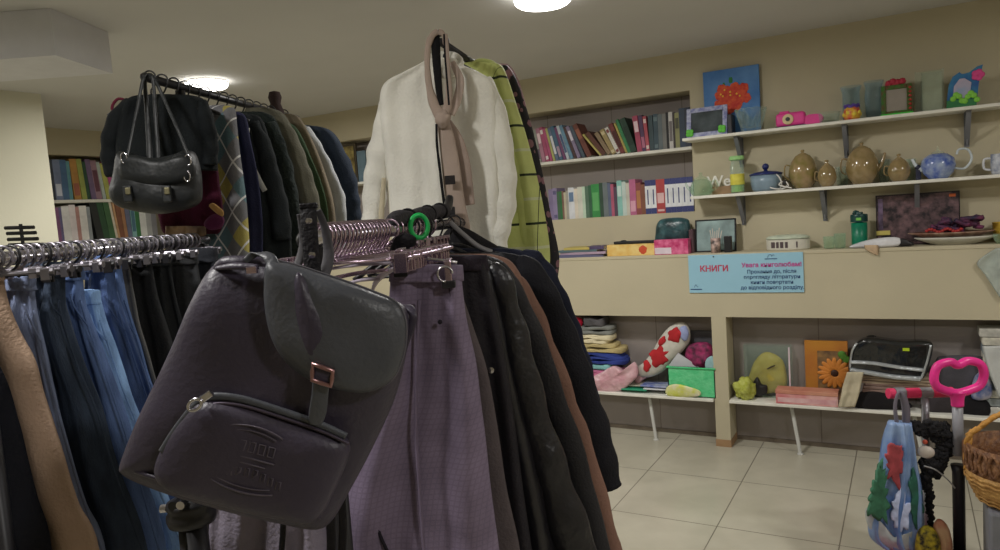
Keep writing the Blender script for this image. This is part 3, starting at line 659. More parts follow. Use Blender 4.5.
b=BM(); wb(b,x0+.04,x1-.005,4.46,4.52,LZ+.076,LZ+.094,bev=.005); blob(b,(x0+.1,4.49,LZ+.096),.02,sz=.3); one('umbrella_case',b,paint((28,28,30)),'slim black case lying on the yellow box','case')
x0,x1=X_(655,245,4.45),X_(689,245,4.45)
b=BM(); wb(b,x0,x1,4.43,4.5,LZ,LZ+.095,bev=.002); t=one('gift_box',b,printed('magenta_swirl_print',(180,35,95),(225,120,160),26),'magenta patterned box in front of the teal bag on the ledge','box')
b=BM(); wb(b,x0+.004,x0+.11,4.4285,4.43,LZ+.005,LZ+.045); finish('label_patch',b,paint((215,200,210)),t,label='pale label patch')
b=BM(); fr=FrY(4.56); P=[fr.p(*q) for q in ((658,250),(656,232),(659,221),(668,218),(684,218),(690,224),(689,250))]
puff(b,P,(0,-1,0),.05,.04,nz=.006,seed=3); one('gift_bag',b,mat('teal_shiny_bag',(24,44,48),c2=(62,100,105),scale=14,rough=.3,bump=.3,bscale=40),'dark teal bag standing behind the magenta box','bag',smooth=True)
x0,x1=X_(690,240,4.53),X_(694.5,240,4.53)
b=BM(); wb(b,x0,x1,4.5,4.58,LZ,LZ+.15,bev=.008); one('brown_purse',b,cloth((95,75,80)),'narrow brown item between the teal bag and the black framed photo','purse')
t,_,rot,pv=frame_stand('photo_frame',695,736,219,251,LZ,4.54,paint((30,30,33)),mat('pale_blue_photo_print',(165,190,190),c2=(110,125,125),scale=7,bump=0,rough=.2),'black framed pale blue photo standing on the ledge',fw=.009,tilt=6)
# white and black mug with sticks
x=X_(716,245,4.47); t=thing('pen_cup','black and white cup holding pale sticks before the framed photo','cup',V((x,4.47,LZ)))
b=BM(); lathe(b,[(0,0),(.028,0),(.03,.09),(.027,.09),(.026,.01),(0,.01)],(x,4.46,LZ),20); finish('cup_body',b,printed('black_white_print',(225,195,185),(40,36,36),30),t,smooth=True)
b=BM()
for k in range(6): tube(b,[(x-.015+k*.006,4.46,LZ+.02),(x-.03+k*.013,4.46+.005*k,LZ+.14+.012*math.sin(k*2))],.003,seg=6)
finish('sticks',b,paint((205,195,185)),t)
b=BM(); x=X_(728,245,4.47); wb(b,x-.02,x+.022,4.45,4.49,LZ,LZ+.1,bev=.004); t=one('camera_case',b,paint((30,30,32)),'small black upright case right of the black and white cup','case')
# casserole
x=X_(788,242,4.54); t=thing('ceramic_dish','low round white dish with printed squares and a pale lid','dish',V((x,4.535,LZ)))
b=BM(); lathe(b,[(0,0),(.115,0),(.122,.006),(.122,.062),(.116,.064),(.113,.01),(0,.01)],(x,4.535,LZ),40,sy=.6); finish('dish_body',b,paint((205,202,190),rough=.3),t,smooth=False)
b=BM(); lathe(b,[(0,.09),(.06,.09),(.105,.084),(.122,.075),(.125,.066),(0,.066)],(x,4.535,LZ),40,sy=.6); finish('lid',b,mat('pale_green_glass_lid',(190,200,180),rough=.2,bump=0),t,smooth=True)
b=BM()
for k,(a0,a1) in enumerate(((-2.35,-2.12),(-2.05,-1.92),(-1.85,-1.7),(-1.62,-1.5),(-1.12,-1.05))):
    P=[]; 
    for z_ in (LZ+.015,LZ+.05):
        for a in ((a0,a1) if z_<LZ+.03 else (a1,a0)): P.append((x+.1235*math.cos(a),4.535+.6*.1235*math.sin(a)-.001,z_))
    b=BM(); prism(b,P,(0,.002,0)); finish('printed_square',b,paint((85,72,75)),t)
for px,hh,lab in ((829,.07,'clear tumbler left of the green shaker on the ledge'),(840,.085,'clear tumbler standing next to the green shaker on the ledge')):
    vessel(px,LZ,4.5,[(.024,0),(.028,.006),(.032,hh)],lab,'glass','tumbler',m=GG,py=240)
x=X_(859,228,4.5); t=thing('shaker_bottle','green shaker bottle with a dark screw cap on the ledge','bottle',V((x,4.52,LZ)))
b=BM(); lathe(b,[(0,0),(.036,0),(.04,.006),(.042,.14),(.0,.145)],(x,4.52,LZ),28); finish('bottle_body',b,mat('green_plastic',(15,120,90),rough=.35,bump=0),t,smooth=True)
b=BM(); lathe(b,[(0,.2),(.02,.2),(.022,.19),(.043,.187),(.045,.18),(.045,.145),(0,.145)],(x,4.52,LZ),28); finish('cap',b,mat('dark_green_plastic',(12,60,58),rough=.35,bump=0),t)
b=BM(); tube(b,[(x-.03,4.52,LZ+.19),(x-.02,4.52,LZ+.205),(x+.0,4.52,LZ+.2)],.006,sm=8); finish('loop',b,mat('dark_green_plastic2',(12,60,58),rough=.35,bump=0),t,smooth=True)
b=BM(); wb(b,x-.013,x+.013,4.474,4.478,LZ+.155,LZ+.17); finish('cap_mark',b,paint((120,190,90)),t)
# framed dark puzzle picture leaning at the wall
x0,x1=X_(876,215,4.6),X_(960,210,4.6); zt_=Z_(918,193,4.6)
t=thing('puzzle_box','wide dark picture box with a village scene leaning on the wall','picture',V(((x0+x1)/2,4.6,LZ)))
b=BM(); wb(b,x0,x1,4.585,4.615,LZ,zt_,bev=.002); finish('box_body',b,paint((35,25,30)),t)
b=BM(); wb(b,x0+.006,x1-.006,4.583,4.585,LZ+.006,zt_-.006); finish('printed_scene',b,printed('night_village_print',(30,26,32),(118,92,96),26),t)
b=BM(); wb(b,x0+.012,x0+.035,4.5815,4.583,LZ+.09,zt_-.02); finish('side_band',b,printed('violet_band_print',(120,100,130),(60,50,66),20),t)
b=BM(); wb(b,x1-.05,x1-.02,4.5815,4.583,zt_-.03,zt_-.015); finish('orange_mark',b,paint((220,110,60)),t)
b=BM(); wb(b,x0-.0,x0+.07,4.576,4.583,LZ+.06,LZ+.085,bev=.002); finish('yellow_label',b,paint((200,185,100)),t)
# oval dishes
xc=X_(955,240,4.5); t=thing('serving_dish','white oval serving dish stacked with a patterned plate on the ledge','dish',V((xc,4.51,LZ)))
b=BM(); lathe(b,[(0,0),(.09,0),(.17,.03),(.19,.04),(.187,.044),(.165,.036),(.085,.008),(0,.008)],(xc,4.51,LZ),44,sy=.5); finish('lower_dish',b,paint((200,198,188),rough=.3),t,smooth=True)
b=BM(); lathe(b,[(0,.03),(.1,.03),(.185,.062),(.2,.066),(.197,.07),(.1,.038),(0,.038)],(xc-.02,4.51,LZ),44,sy=.45); finish('upper_plate',b,printed('plate_brown_print',(120,75,60),(175,150,130),24),t,smooth=True)
b=BM(); q=random.Random(5)
for i in range(26):
    a=q.uniform(0,6.28); c=V((xc+.0+q.uniform(-.09,.09),4.5+q.uniform(-.035,.035),LZ+.075+q.uniform(0,.05)))
    tube(b,[c,c+V((q.uniform(-.05,.05),q.uniform(-.02,.02),q.uniform(-.01,.03))),c+V((q.uniform(-.07,.07),q.uniform(-.02,.02),q.uniform(-.01,.02)))],.011,seg=6,sm=6)
one('scarf',b,mat('dark_blue_pink_scarf',(28,34,58),c2=(130,60,95),scale=16),'crumpled dark blue and pink scarf heaped on the plates','scarf',smooth=True)
b=BM()
for i in range(14): blob(b,(xc-.13+i*.012,4.46,LZ+.08+.008*math.sin(i)),.009)
one('bead_string',b,paint((165,45,45)),'string of red beads lying on the patterned plate','beads',smooth=True)
# paper bag flattened + cloth corner + yellow basket + bowl
b=BM(); fr=FrY(4.45); puff(b,[fr.p(*q) for q in ((849,247),(868,240),(893,237),(902,240),(898,246),(870,248))],(0,-1,0),.03,.05,nz=.008,seed=8); one('white_cloth',b,cloth((205,205,208)),'crumpled white cloth lying on the ledge before the shaker','cloth',smooth=True)
b=BM(); fr=FrY(YF-.012); garment(b,fr,[(245,864,878),(250,866,879),(255,876,878)],th=.004,amp=.002,nr=6,nc=8); one('cloth_strip',b,cloth((190,165,135)),'beige strip of cloth hanging over the ledge edge','cloth',smooth=True)
b=BM(); fr=FrY(4.45); puff(b,[fr.p(*q) for q in ((896,246),(898,239),(906,239),(914,245))],(0,-1,0),.015,.02); one('pouch',b,paint((35,33,36)),'small flat black pouch right of the white cloth on the ledge','pouch',smooth=True)
x=X_(1002,226,4.5); t,_=vessel(1006,LZ,4.56,[(.045,0),(.055,.03),(.06,.1),(.062,.105)],'yellow wicker bowl at the right end of the ledge','bowl','wicker_bowl',m=mat('yellow_wicker',(185,150,50),scale=40,bump=.6),py=226,t=.006)
vessel(1001,LZ,4.455,[(.02,0),(.03,.02),(.036,.05)],'shallow greenish glass bowl before the yellow wicker bowl','bowl','glass_bowl',m=GG,py=240,t=.004)
# ============================================================ SIGN
BX=[ony(a,b_,YF-.004) for a,b_ in ((688,254),(803,252),(804,292),(691,293))]
x0,x1=BX[0].x,BX[1].x; z1=LZ-.008; z0=z1-.25
z0=(BX[2].z+BX[3].z)/2
t=thing('shelf_sign','pale blue Cyrillic notice fixed below the ledge above the pillar','sign',V(((x0+x1)/2,YF-.004,z0)))
b=BM(); wb(b,x0,x1,YF-.008,YF-.001,z0,z1,bev=.001); finish('sign_board',b,mat('pale_blue_sign',(150,195,215),c2=(158,202,222),scale=3,bump=0,rough=.35),t)
RD=paint((190,60,90)); MG=paint((190,60,140)); NV=paint((50,80,125))
W_=x1-x0; Hh=z1-z0; ys=YF-.0092
def tx(s,u,v,size,m,n='lettering',bold=0,al='CENTER'): text(s,(x0+W_*u,ys,z1-Hh*v),ROTW,size,m,t,n,bold=bold,align=al)
tx('КНИГИ',.235,.37,.05,RD,bold=.0012)
tx('Увага книголюбам!',.735,.30,.036,MG,bold=.0008)
for i,s in enumerate(('Прохання до, після','перегляду літератури','книги повертати','до відповідного розділу.')): tx(s,.735,.47+i*.135,.03,NV,bold=.0004)
b=BM(); cx=x0+W_*.735; cz=z1-Hh*.09
tube(b,[(cx-.018,ys,cz-.006),(cx-.012,ys,cz+.008),(cx,ys,cz+.012),(cx+.004,ys,cz+.002)],.0012,seg=6,sm=10); tube(b,[(cx+.004,ys,cz),(cx+.012,ys,cz+.012),(cx+.02,ys,cz+.006)],.0012,seg=6,sm=8); wb(b,cx-.035,cx+.035,ys-.0003,ys+.001,cz-.016,cz-.011)
cx=x0+W_*.065; cz=z1-Hh*.86; tube(b,[(cx-.012,ys,cz),(cx-.006,ys,cz+.014),(cx,ys,cz+.018),(cx+.006,ys,cz+.006),(cx+.012,ys,cz+.004)],.0012,seg=6,sm=12); wb(b,cx-.035,cx+.035,ys-.0003,ys+.001,cz-.014,cz-.008)
finish('emblem',b,NV,t)
b=BM(); lathe(b,[(0,0),(.004,0),(.004,.003),(0,.004)],(0,0,0),10)
for v in b.verts: v.co=V((x0+W_*.235+v.co.x,YF-.008-v.co.z,z1-.012+v.co.y))
finish('pin',b,BLKMETAL,t)
# ============================================================ LOWER BAY, LEFT
def folded(py0,py1,px0,px1,y,d,c,label,seed,lay=3,m=None,z0=None):
    """one folded garment: several soft layers with a rounded front fold"""
    xa,xb=X_(px0,py0,y-d/2),X_(px1,py0,y-d/2); z1=Z_((px0+px1)/2,py0,y-d/2); z0=z0 if z0 is not None else Z_((px0+px1)/2,py1,y-d/2)
    b=BM(); rg=random.Random(seed); lay=max(1,lay); h=(z1-z0)/lay
    for k in range(lay):
        L_=xa+rg.uniform(-.025,.02); R2=xb+rg.uniform(-.03,.025); zb=z0+h*k; n=12; up=[]; dn=[]
        for i in range(n+1):
            u=i/n; x=L_+(R2-L_)*u; wv=.35*h*math.sin(u*6+seed+k*2)+.012*noise.noise(V((u*3,seed,k)))
            dn.append(V((x,y,max(z0,zb+(wv if k else 0))))); up.append(V((x,y,zb+h*1.02+wv*(.8 if k<lay-1 else .4))))
        puff(b,[dn[0]]+dn[1:]+up[::-1],(0,-1,0),d/2-.004,d/2-.006,K=8,N=64,p=5,nz=.014,ns=22,seed=seed+k)
    return one('folded_cloth',b,m or cloth(c),label,'folded cloth',smooth=True,group='folded clothes piled in the left low bay'),z1
zz=LS
lay_=[(367,392,552,590,(205,200,205),'white cloth with dark stripes at the bottom left of the folded pile',2),(355,377,560,624,(55,75,160),'bright blue folded cloth in the middle of the pile',3)]
Yb=4.51
folded(383,397,556,592,Yb,.17,(200,195,200),'white and grey cloth at the bottom of the folded pile',1,3,z0=LS+.001)
z=Z_(575,383,Yb-.085)
for py0,px0,px1,c,lab,n in ((370,562,620,(190,110,145),'pink folded cloth above the white one in the pile',3),(364,560,612,(120,170,170),'pale teal folded cloth under the bright blue one',1),(353,566,622,(48,62,128),'bright blue folded cloth in the middle of the pile',3),(344,562,618,(175,160,115),'tan folded cloth on the bright blue one',2),(335,560,610,(200,190,160),'cream folded cloth near the top of the pile',2),(327,566,612,(120,122,118),'grey folded cloth under the dark grey one',2),(319,580,606,(80,78,80),'dark grey folded cloth topmost of the pile on the right',1)):
    o,z=folded(py0,0,px0,px1,Yb,.16,c,lab,px0+py0,n,z0=z)[0],Z_((px0+px1)/2,py0,Yb-.08)
b=BM(); fr=FrY(4.47); puff(b,[fr.p(*q) for q in ((556,345),(556,322),(568,317),(582,319),(580,330),(568,342))],(0,-1,0),.03,.03,nz=.01,seed=2); one('red_cloth',b,cloth((165,25,50)),'crumpled red cloth on the top left of the folded pile','cloth',smooth=True)
PBAG=mat('translucent_pink_bag',(200,150,160),c2=(215,180,185),scale=12,rough=.25,bump=.6,bscale=35)
b=BM(); fr=FrY(4.43); puff(b,[fr.p(*q) for q in ((583,391),(588,380),(602,372),(614,366),(626,372),(634,362),(638,374),(630,384),(618,391))],(0,-1,0),.025,.08,nz=.02,ns=25,seed=4,N=80); one('plastic_bag',b,PBAG,'crumpled pale pink plastic bag beside the folded pile','bag',smooth=True)
# carp shaped cushion
t=thing('fish_cushion','long white cushion with red koi patches leaning on the green basket','cushion',fr.p(660,392)); fr=FrY(4.50)
b=BM(); P=[fr.p(*q) for q in ((640,376),(637,368),(644,362),(652,352),(662,335),(672,325),(683,322),(689,328),(690,340),(682,352),(672,362),(662,372),(650,377))]
puff(b,P,(0,-1,0),.055,.05,N=80,nz=.004,seed=5); finish('body',b,mat('white_satin',(205,200,190),c2=(185,182,172),scale=20,rough=.6,bump=.1),t,smooth=True)
for q in (((651,352),(661,345),(668,350),(667,360),(658,366),(650,362)),((643,364),(649,360),(651,368),(646,372)),((668,332),(676,327),(682,334),(678,341),(670,341)),((658,342),(664,336),(666,341),(661,346))):
    b=BM(); puff(b,[fr.p(*a,.047) for a in q],(0,-1,0),.012,.012,K=3,N=36,rag=.45); finish('red_patch',b,cloth((175,45,50)),t,smooth=True)
b=BM(); puff(b,[fr.p(*a,.046) for a in ((680,328),(686,326),(689,334),(686,341),(681,338))],(0,-1,0),.012,.01,K=3,N=24); finish('blue_face',b,cloth((150,160,200)),t,smooth=True)
b=BM(); puff(b,[fr.p(*a) for a in ((641,370),(634,366),(632,374),(637,384),(643,380),(648,376))],(0,-1,0),.012,.012,K=3,N=24,nz=.004); finish('tail',b,cloth((200,160,165)),t,smooth=True)
# green basket with contents
x0,x1=X_(668,380,4.42),X_(715,380,4.42); zt_=Z_(690,368,4.42)
t=thing('green_basket','bright mint green storage basket with a white sheet on top','basket',V(((x0+x1)/2,4.5,LS)))
b=BM(); 
for a in ((x0,x0+.006,4.42,4.58),(x1-.006,x1,4.42,4.58),(x0,x1,4.42,4.426),(x0,x1,4.574,4.58)): wb(b,a[0],a[1],a[2],a[3],LS+.001,zt_)
wb(b,x0,x1,4.42,4.58,LS+.001,LS+.006); finish('basket_body',b,mat('mint_plastic',(85,200,135),c2=(110,210,150),scale=30,rough=.5,bump=.4,bscale=70),t)
b=BM(); tube(b,[(x0-.003,4.417,zt_),(x1+.003,4.417,zt_),(x1+.003,4.583,zt_),(x0-.003,4.583,zt_)],.006,seg=8,closed=True); finish('rim',b,mat('mint_plastic_rim',(75,190,125),rough=.5),t)
b=BM(); prism(b,[ony(668,366,4.46),ony(678,353,4.46),ony(699,367,4.46)],(0,.004,0)); one('paper_sheet',b,paint((195,195,200)),'white folded sheet standing in the mint green basket','paper')
b=BM(); fr=FrY(4.5); puff(b,[fr.p(*q) for q in ((688,367),(686,350),(694,343),(708,343),(714,352),(714,367))],(0,-1,0),.05,.05,nz=.02,ns=20,seed=9); one('knitted_cloth',b,mat('magenta_dark_print',(80,35,60),c2=(170,50,105),scale=30),'dark magenta patterned cloth stuffed in the mint basket','cloth',smooth=True)
b=BM(); fr=FrY(4.44); puff(b,[fr.p(*q) for q in ((706,369),(706,360),(712,356),(716,361),(715,370))],(0,-1,0),.02,.02,nz=.005); one('blue_sponge',b,cloth((150,185,190)),'pale blue soft item at the right corner of the mint basket','sponge',smooth=True)
b=BM(); x0_,x1_=X_(690,335,4.57),X_(714,335,4.57); z1_=Z_(700,331,4.57); wb(b,x0_,x1_,4.575,4.596,Z_(700,346,4.57),z1_,bev=.004); one('grey_case',b,paint((92,92,98)),'dark grey case behind the magenta cloth in the left low bay','case')
b=BM(); fr=FrY(4.405); puff(b,[fr.p(*q) for q in ((667,395),(667,387),(676,384),(690,387),(700,391),(699,396),(684,397))],(0,-1,0),.012,.01,nz=.004,seed=3); one('sweets_packet',b,mat('yellow_green_packet',(200,205,60),c2=(220,215,190),scale=18,rough=.3),'small yellow packet lying before the mint green basket','packet',smooth=True)
def slab(name,q,y,dep,th,c,label,cat,m=None):
    b=BM(); x0,x1=X_(q[0],q[2],y),X_(q[1],q[2],y); z=Z_((q[0]+q[1])/2,q[2],y); box(b,(x0,y,z),(x1,y+dep,z+th),bev=min(th*.4,.006),rot=Matrix.Rotation(R(q[3]),3,'Z'),piv=(x0,y,z)); return one(name,b,m or paint(c),label,cat)
slab('magazine',(621,646,391,2),4.41,.14,.012,(40,140,105),'green magazine lying between the pink bag and the mint basket','magazine')
slab('magazine',(643,668,390.5,3),4.42,.13,.01,(205,205,210),'white magazine lying left of the mint green basket','magazine')
slab('magazine',(640,667,387.5,-3),4.43,.13,.012,(110,120,175),'blue magazine on top of the white one left of the mint basket','magazine',m=printed('blue_magazine_print',(90,105,170),(170,175,195),20))
slab('magazine',(628,648,387,6),4.44,.11,.01,(170,165,150),'grey beige booklet lying on the green magazine','magazine')
# ============================================================ LOWER BAY, RIGHT
b=BM(); x=X_(744,390,4.43); blob(b,(x-.0,4.46,LS+.066),.066,sz=1,nz=.45,sx=.95); one('mesh_bath_ball',b,mat('yellow_green_net',(160,165,55),c2=(195,200,110),scale=30,bump=.9,bscale=60),'crumpled yellow green net ball beside the cream pillar','ball',smooth=True)
b=BM(); fr=FrY(4.5); puff(b,[fr.p(*q) for q in ((754,396),(752,386),(757,377),(761,384),(767,386),(766,394))],(0,-1,0),.02,.03,nz=.01); one('black_pouch',b,paint((32,30,32),rough=.5),'small black pouch right of the yellow green ball','pouch',smooth=True)
x0,x1=X_(744,370,4.52),X_(791,370,4.52); zt_=Z_(768,346,4.52)
t=thing('clear_box','tall clear acrylic box with a yellow bag in it','box',V(((x0+x1)/2,4.55,LS)))
b=BM()
for a in ((x0,x0+.004,4.52,4.59),(x1-.004,x1,4.52,4.59),(x0+.004,x1-.004,4.52,4.523),(x0+.004,x1-.004,4.587,4.59)): wb(b,*a,LS+.001,zt_)
wb(b,x0,x1,4.52,4.59,LS+.001,LS+.004); finish('box_walls',b,glass(),t)
b=BM(); wb(b,x1-.012,x1-.004,4.516,4.522,LS+.02,zt_-.004); finish('bright_edge',b,paint((225,205,215),rough=.2),t)
b=BM(); fr=FrY(4.555); puff(b,[fr.p(*q) for q in ((748,392),(751,370),(757,358),(766,352),(778,356),(785,366),(784,390))],(0,-1,0),.028,.026,nz=.012,seed=6,ns=18); finish('yellow_bag',b,mat('mustard_bag',(185,160,45),c2=(205,185,90),scale=9,rough=.5),t,smooth=True)
b=BM(); tube(b,[fr.p(767,369,.035),fr.p(771,367,.036),fr.p(775,365.5,.035)],[.003,.005,.003],sm=6); finish('dark_twist',b,paint((70,60,35)),t,smooth=True)
# flower picture
x0,x1=X_(805,365,4.56),X_(848,365,4.56); zt_=Z_(826,341,4.56)
t=thing('flower_picture','orange bordered picture of a large orange flower in the right low bay','picture',V(((x0+x1)/2,4.57,LS)))
b=BM(); wb(b,x0,x1,4.56,4.585,LS+.001,zt_,bev=.002); finish('border',b,mat('orange_border',(190,130,45),c2=(170,100,45),scale=4),t)
b=BM(); wb(b,x0+.07,x1-.004,4.557,4.56,LS+.015,zt_-.06); finish('photo_panel',b,mat('brown_leaf_print',(85,65,50),c2=(150,115,70),scale=22),t)
cx=(x0+x1)/2+.045; cz=LS+.165
b=BM()
for k in range(16):
    a=k*2*PI/16; rot=Matrix.Rotation(a,3,'Y')
    g=bmesh.ops.create_icosphere(b,subdivisions=2,radius=1)
    for v in g['verts']: v.co=V((cx,4.555,cz))+rot@V((v.co.x*.042+.055,v.co.y*.004,v.co.z*.015))
finish('petals',b,paint((205,130,55)),t,smooth=True)
b=BM(); blob(b,(cx,4.553,cz),.022,sy=.25); finish('flower_centre',b,paint((60,35,25)),t,smooth=True)
b=BM()
for dx,dz in ((.05,.1),(.065,.085),(.04,.115)): blob(b,(cx+dx,4.555,cz+dz),.022,sy=.15)
finish('leaves',b,paint((80,130,45)),t,smooth=True)
# pink flat box
x0,x1=X_(776,398,4.41),X_(838,398,4.41); 
t=thing('pink_box','long flat box with pink printed front on the right low shelf','box',V(((x0+x1)/2,4.48,LS)))
b=BM(); wb(b,x0,x1,4.405,4.5,LS+.001,LS+.062,bev=.002); finish('box_body',b,printed('pink_white_print',(200,110,115),(225,180,175),9),t)
b=BM(); wb(b,x0-.002,x1+.002,4.402,4.504,LS+.062,LS+.085,bev=.003); finish('lid',b,mat('orange_pink_lid',(190,120,100),c2=(205,150,125),scale=8),t)
b=BM(); wb(b,x0+.01,x1-.01,4.404,4.405,LS+.012,LS+.04); finish('front_label',b,printed('pale_pink_label',(225,190,190),(205,150,155),14),t)
# beige cloth over the edge, cloth stack, black bags, silver black package
b=BM(); fr=FrY(4.385); garment(b,fr,[(372,847,864),(385,843,861),(395,841,859),(407,838,855)],th=.006,amp=.003,folds=1.3,nr=16,nc=14,seed=3); one('hanging_cloth',b,cloth((190,180,155)),'beige cloth hanging over the front of the right low shelf','cloth',smooth=True)
z=LS+.001
b=BM(); fr=FrY(4.44); puff(b,[fr.p(*q) for q in ((852,409),(854,398),(866,391),(884,392),(900,400),(910,408))],(0,-1,0),.03,.12,nz=.01,seed=2); one('black_cloth',b,cloth((30,28,30)),'black crumpled cloth under the striped towels','cloth',smooth=True)
for i,(py0,py1,px0,px1,c,lab) in enumerate(((384,394,862,935,(150,128,120),'brown grey towel under the silver edged package'),(376,385,858,936,(185,168,145),'cream and brown striped towel right under the silver edged package'))):
    x0,x1=X_(px0,py0,4.44),X_(px1,py0,4.44); z1=Z_((px0+px1)/2,py0,4.44); z0=Z_((px0+px1)/2,py1,4.44); b=BM()
    for k in range(3):
        hh=(z1-z0)/3; box(b,(x0+.008*k,4.43,z0+hh*k+.001),(x1-.01*(2-k),4.58,z0+hh*(k+1)),bev=.006)
    one('folded_towel',b,cloth(c,c2=(110,85,75),scale=25,stretch=(.3,1,5)),lab,'towel')
t=thing('bedding_package','black bedding in a clear silver edged package on the folded towels','package',ony(890,380,4.5))
fr=FrY(4.44); b=BM(); puff(b,[fr.p(*q) for q in ((849,371),(851,352),(857,342),(870,338),(900,341),(924,341),(933,345),(930,362),(922,379),(895,376),(870,373))],(0,-1,0),.03,.11,nz=.004,N=80,p=5); finish('black_filling',b,mat('black_in_plastic',(26,28,30),rough=.18,coat=.6,bump=.4,bscale=25,spec=.8),t,smooth=True)
SIL=mat('silver_plastic',(190,195,200),rough=.2,metal=.6,bump=.5,bscale=40)
b=BM(); tube(b,[fr.p(850,370,.03),fr.p(870,373,.036),fr.p(895,377,.036),fr.p(921,379,.03)],.014,sm=20); finish('silver_edge',b,SIL,t,smooth=True)
b=BM(); tube(b,[fr.p(851,362,.03),fr.p(872,363,.036),fr.p(898,367,.036),fr.p(923,370,.03)],.012,sm=20,flat=.6); finish('silver_edge',b,SIL,t,smooth=True)
for q in (((850,368),(852,352),(857,343)),((921,379),(927,362),(931,345))):
    b=BM(); tube(b,[fr.p(a,c,.03) for a,c in q],.006,sm=12); finish('silver_piping',b,SIL,t,smooth=True)
b=BM(); obox(b,fr.p(906,349.5,.033),V((1,0,0)),V((0,1,0)),UP,.016,.002,.008); finish('green_tag',b,paint((175,200,40)),t)
b=BM(); fr=FrY(4.52); puff(b,[fr.p(*q) for q in ((862,346),(864,338),(873,335),(882,341),(880,348))],(0,-1,0),.02,.02,nz=.01); one('black_hat',b,cloth((32,30,26)),'small black bundle on top of the silver edged package','hat',smooth=True)
for pts,c,lab,sd in ((((958,414),(960,398),(975,394),(990,400),(990,416)),(28,27,30),'black bag on the low shelf right of the pink loop handle',1),(((925,412),(926,398),(940,390),(957,394),(958,412)),(60,55,58),'dark grey bag on the low shelf behind the pink loop handle',2)):
    b=BM(); fr=FrY(4.48); puff(b,[fr.p(*q) for q in pts],(0,-1,0),.05,.06,nz=.012,seed=sd); one('black_bag',b,cloth(c),lab,'bag',smooth=True)
b=BM(); fr=FrY(4.5); puff(b,[fr.p(*q) for q in ((934,378),(936,360),(944,356),(980,356),(984,364),(980,390),(940,392))],(0,-1,0),.03,.05,nz=.006,seed=2); one('grey_bag',b,cloth((80,78,84)),'dark grey soft bag seen through the pink loop handle','bag',smooth=True)
b=BM(); fr=FrY(4.44); puff(b,[fr.p(*q) for q in ((972,398),(974,378),(984,372),(992,384),(990,398))],(0,-1,0),.03,.05,nz=.012,seed=2); one('blue_cloth',b,mat('blue_white_print',(60,85,140),c2=(180,175,185),scale=22),'blue and white cloth right of the pink loop handle','cloth',smooth=True)
# paper stack and white sheet at the right edge
rg=random.Random(4); zc=LS+.001; xl=X_(981,345,4.45)
cs=[(190,188,180),(150,158,160),(200,198,185),(120,130,135),(188,190,180),(165,168,160),(205,200,188),(130,138,145),(196,192,178),(178,176,168)]; nm=['pale grey','blue grey','cream','slate grey','off-white','grey','ivory','dark blue grey','light cream','light grey']; pos=['lowest of','second from the bottom of','third from the bottom of','fourth from the bottom of','fifth from the bottom of','fifth from the top of','fourth from the top of','third from the top of','second from the top of','topmost of']
for k in range(10):
    th=(.77-LS)/10; b=BM(); e=rg.uniform(-.012,.012); box(b,(xl+e,4.44+abs(e),zc),(xl+.3+e,4.58,zc+th-.001),bev=.004)
    for v in b.verts: v.co.z+=(.004*math.sin((v.co.x-xl)*25+k) if v.co.z<zc+th*.5 and k else 0)
    one('magazine_bundle',b,cloth(cs[k],scale=30),'%s magazine bundle, %s the stack at the right edge'%(nm[k],pos[k]),'magazine',group='stacked magazines at the right edge'); zc+=th
b=BM(); fr2=FrY(4.41); garment(b,fr2,[(346,982,1030),(360,985,1030),(380,992,1032),(398,999,1034)],th=.003,amp=.004,folds=1,nr=12,nc=14,seed=4); one('white_sheet',b,paint((190,192,190)),'white sheet of paper hanging in front of the magazine stack','paper',smooth=True)
b=BM(); fr2=FrY(YF-.02); garment(b,fr2,[(248,996,1030),(262,977,1030),(275,985,1030),(298,1000,1030)],th=.004,amp=.005,folds=2,nr=14,nc=16,seed=4); one('plastic_sleeve',b,mat('milky_plastic',(185,195,188),rough=.25,bump=.2,alpha=.6),'milky plastic sheet hanging from the ledge at the right edge','plastic sheet',smooth=True)
# ============================================================ SCOOTER, UMBRELLA, BOA, LOOP HANDLE, BASKET
fr=Fr(925,393,2.9,0)
PKG=mat('pink_rubber_grip',(210,50,95),rough=.55); GRT=mat('grey_silver_tube',(135,135,140),rough=.35,metal=.3)
s0=fr.p(924,395); t=thing('kick_scooter','child scooter with pink grips and grey stem standing before the low shelf','scooter',V((s0.x,s0.y,0)))
for a,c in (((888,393.5),(896,393.3)),((903,393.2),(920,392.8)),((930,392.6),(952,392))):
    b=BM(); tube(b,[fr.p(*a),fr.p(*c)],.021,seg=14); finish('grip',b,PKG,t,smooth=False)
b=BM(); tube(b,[fr.p(892,393.5),fr.p(950,392.2)],.014,seg=12); tube(b,[fr.p(894,393.3),fr.p(904,393.1)],.024,seg=14); tube(b,[fr.p(919,392.9),fr.p(931,392.6)],.022,seg=14); finish('handlebar',b,GRT,t)
p=fr.p(925,393); b=BM(); tube(b,[p,(p.x,p.y,.22)],.015,seg=12); tube(b,[(p.x,p.y,.45),(p.x,p.y,.1)],.02,seg=12); finish('stem',b,GRT,t,smooth=True)
bk=V((-.25,-.55,0)).normalized()
b=BM(); sd=bk.cross(UP); obox(b,V((p.x,p.y,.085))+bk*.3,bk,sd,UP,.24,.05,.01,bev=.006); tube(b,[V((p.x,p.y,.12)),V((p.x,p.y,.085))+bk*.1],.014,seg=8); finish('deck',b,paint((190,60,110)),t)
for q in (0,.56):
    b=BM(); c=V((p.x,p.y,.06))+bk*q
    tube(b,[c+bk*.045*math.cos(a*PI/12)+UP*.045*math.sin(a*PI/12) for a in range(24)],.014,seg=8,closed=True); tube(b,[c-sd*.012,c+sd*.012],.03,seg=12); finish('wheel',b,paint((50,48,52)),t,smooth=True)
